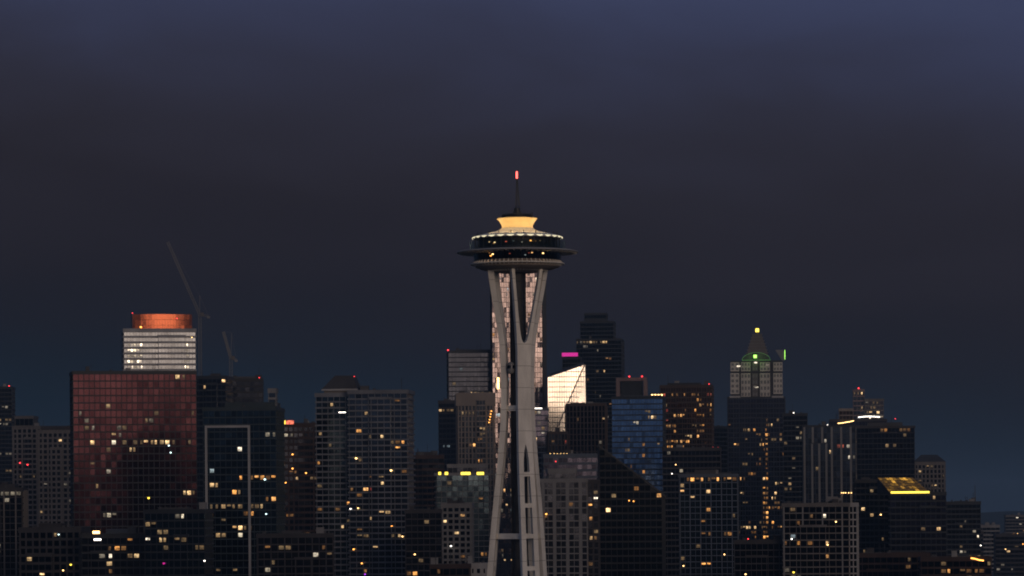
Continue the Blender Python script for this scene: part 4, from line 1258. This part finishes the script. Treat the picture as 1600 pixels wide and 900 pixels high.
    # observation deck
    MB().lathe([(16.2, 152.76), (16.2, 153.05)], 96).build('deck_floor', steel, T)
    MB().lathe([(13.2, 153.05), (13.2, 156.9)], 64).build('deck_core', black, T)
    c = 2 * pi * 16.2 / n * .47
    gl = MB().hexa([(16.3, -c, 153.0), (16.36, -c, 153.0), (16.36, c, 153.0), (16.3, c, 153.0),
                    (16.75, -c, 155.6), (16.81, -c, 155.6), (16.81, c, 155.6), (16.75, c, 155.6)]).mesh('glass_barrier', mat_clear('clear_glass'))
    for k in range(n): put('glass_barrier', gl, T, rz=2 * pi * k / n)
    post = MB().box(14.6, 14.85, -.12, .12, 153.05, 156.9).mesh('deck_post', steel)
    for k in range(24): put('deck_post', post, T, rz=2 * pi * (k + .5) / 24)
    for (g, z, rr, k) in ((-128, 154.6, 13.3, 'amber'), (-126, 154.9, 13.3, 'warm'), (-96, 155.2, 13.3, 'cool'), (-83, 154.8, 13.3, 'white'), (-70, 155.3, 13.3, 'amber'),
                          (-62, 155.2, 13.3, 'amber'), (-54, 155.4, 13.3, 'warm'), (-137, 155.2, 13.3, 'warm'), (-107, 155.0, 13.3, 'red'),
                          (-127, 150.2, 15.25, 'amber'), (-124, 150.7, 15.25, 'warm'), (-129, 151.2, 15.25, 'amber'), (-75, 150.9, 15.25, 'red'), (-71, 151.0, 15.25, 'amber'),
                          (-80, 150.2, 15.25, 'cool'), (-100, 150.7, 15.25, 'red'), (-55, 150.9, 15.25, 'warm')):
        o = MB().box(-.05, .12, -.3, .3, -.16, .16).build('lit_panel', E['lamp_amber' if k == 'amber' else 'lamp_warm'] if k in ('amber', 'warm') and abs(g) % 3 == 1 else E[k], T)
        o.location = (rr * cos(R(g)), rr * sin(R(g)), z); o.rotation_euler = (0, 0, R(g))
    # roof
    roof = MB().lathe([(12.5, 156.9), (15.3, 156.75), (15.6, 156.9), (15.62, 157.2), (14.6, 157.75), (12.5, 158.25), (10, 158.75), (7.6, 159.35), (6.2, 159.95), (5.6, 160.5)], 96)
    roof = roof.build('roof', W['cream_roof'], T, smooth=True)
    m = MB()
    g0 = pi * 2 / 28 * .36
    K = 8
    for k in range(K):
        a, b = -g0 + 2 * g0 * k / K, -g0 + 2 * g0 * (k + 1) / K
        ha, hb = .42 * (1 - abs(2 * k / K - 1) ** 2) + .05, .42 * (1 - abs(2 * (k + 1) / K - 1) ** 2) + .05
        q = []
        for rr in (15.45, 15.75):
            q.append([(rr * cos(a), rr * sin(a), 157.3 - ha), (rr * cos(b), rr * sin(b), 157.3 - hb), (rr * cos(b) * .985, rr * sin(b) * .985, 157.38), (rr * cos(a) * .985, rr * sin(a) * .985, 157.38)])
        m.face(q[1]); m.face([q[0][3], q[0][2], q[1][2], q[1][3]][::-1]); m.face([q[0][0], q[0][1], q[1][1], q[1][0]])
    eave = mat_emit('eave_light', (1.0, 0.88, 0.56), 1.15)
    eave.cycles.emission_sampling = 'AUTO'
    me = m.mesh('eave_lamp', eave)
    for k in range(28): put('eave_lamp', me, roof, rz=2 * pi * (k + .3) / 28)
    # flared neck, lit by a ring of uplights on the roof
    gold = mat_wall('gold_paint', (0.80, 0.60, 0.30), 0.5, 0.08, 0.3)
    neck = MB().lathe([(5.5, 160.2), (5.4, 160.9), (5.5, 161.6), (5.9, 162.4), (6.5, 163.2), (7.0, 163.7), (7.0, 163.9), (5.0, 163.95)], 96).build('roof_neck', gold, T, smooth=True)
    fix = MB().lathe([(.12, -.25), (.12, .3), (.24, .4), (.28, .55)], 10, 0).mesh('uplight', [black])
    ld = bpy.data.lights.new('uplight_glow', 'SPOT'); ld.energy = NECK_W; ld.color = (1.0, 0.70, 0.34); ld.shadow_soft_size = .25
    ld.spot_size = R(130); ld.spot_blend = .9
    for k in range(20):
        g = 2 * pi * (k + .5) / 20
        u = put('uplight', fix, roof, (14.0 * cos(g), 14.0 * sin(g), 158.2))
        lo = bpy.data.objects.new('uplight_glow', ld); COL.objects.link(lo); lo.parent = u; lo.location = (0, 0, 1.0)
        lo.rotation_euler = Vector((cos(g) * 8.4, sin(g) * 8.4, -2.2)).to_track_quat('Z', 'Y').to_euler()
    # plant deck, mast and beacon
    m = MB().lathe([(5.2, 163.9), (5.2, 165.1), (4.6, 165.3)], 48)
    for k in range(24):
        g = 2 * pi * k / 24
        m.bar((5.4 * cos(g), 5.4 * sin(g), 163.95), (5.4 * cos(g), 5.4 * sin(g), 165.6 + .35 * (k % 3)), .07)
    m.lathe([(5.35, 165.2), (5.45, 165.2), (5.45, 165.32), (5.35, 165.32)], 48, close=False)
    m.build('plant_deck', black, T)
    MB().lathe([(1.5, 165.2), (1.5, 166.2), (1.15, 166.3), (1.15, 167.4), (.8, 167.6)], 16).build('mast_base', steel, T)
    m = MB()
    for k in range(3):
        g = 2 * pi * k / 3
        m.bar((0.85 * cos(g), 0.85 * sin(g), 167.3), (.16 * cos(g), .16 * sin(g), 177.7), .17, 0, 6)
        for q in range(10):
            z = 167.6 + q; ra, rb = 0.85 - .066 * q, 0.85 - .066 * (q + 1); h = 2 * pi * (k + 1) / 3
            m.bar((ra * cos(g), ra * sin(g), z), (rb * cos(h), rb * sin(h), z + 1), .08)
    m.build('mast', steel, T)
    b = MB().lathe([(.22, 177.7), (.3, 177.9), (.3, 180.0), (.12, 180.3)], 12).build('beacon', mat_emit('beacon_red', (1.0, .10, .08), 5.0), T)
    MB().lathe([(.34, 177.55), (.34, 177.75)], 12).build('collar', black, b)


NECK_W = 820.0
build_needle()



# ------------------------------------------------------------------ evening haze
def build_haze():
    m = bpy.data.materials.new('haze'); m.use_nodes = True
    nt = m.node_tree; nt.nodes.clear()
    out = nt.nodes.new('ShaderNodeOutputMaterial'); v = nt.nodes.new('ShaderNodeVolumePrincipled')
    v.inputs['Color'].default_value = (0.30, 0.46, 0.64, 1)
    v.inputs['Density'].default_value = HAZE
    nt.links.new(v.outputs[0], out.inputs['Volume'])
    MB().box(-32000, 32000, -21000, 33000, -1.2, 300).build('haze', m, kind='stuff')


HAZE = 0.00006
build_haze()
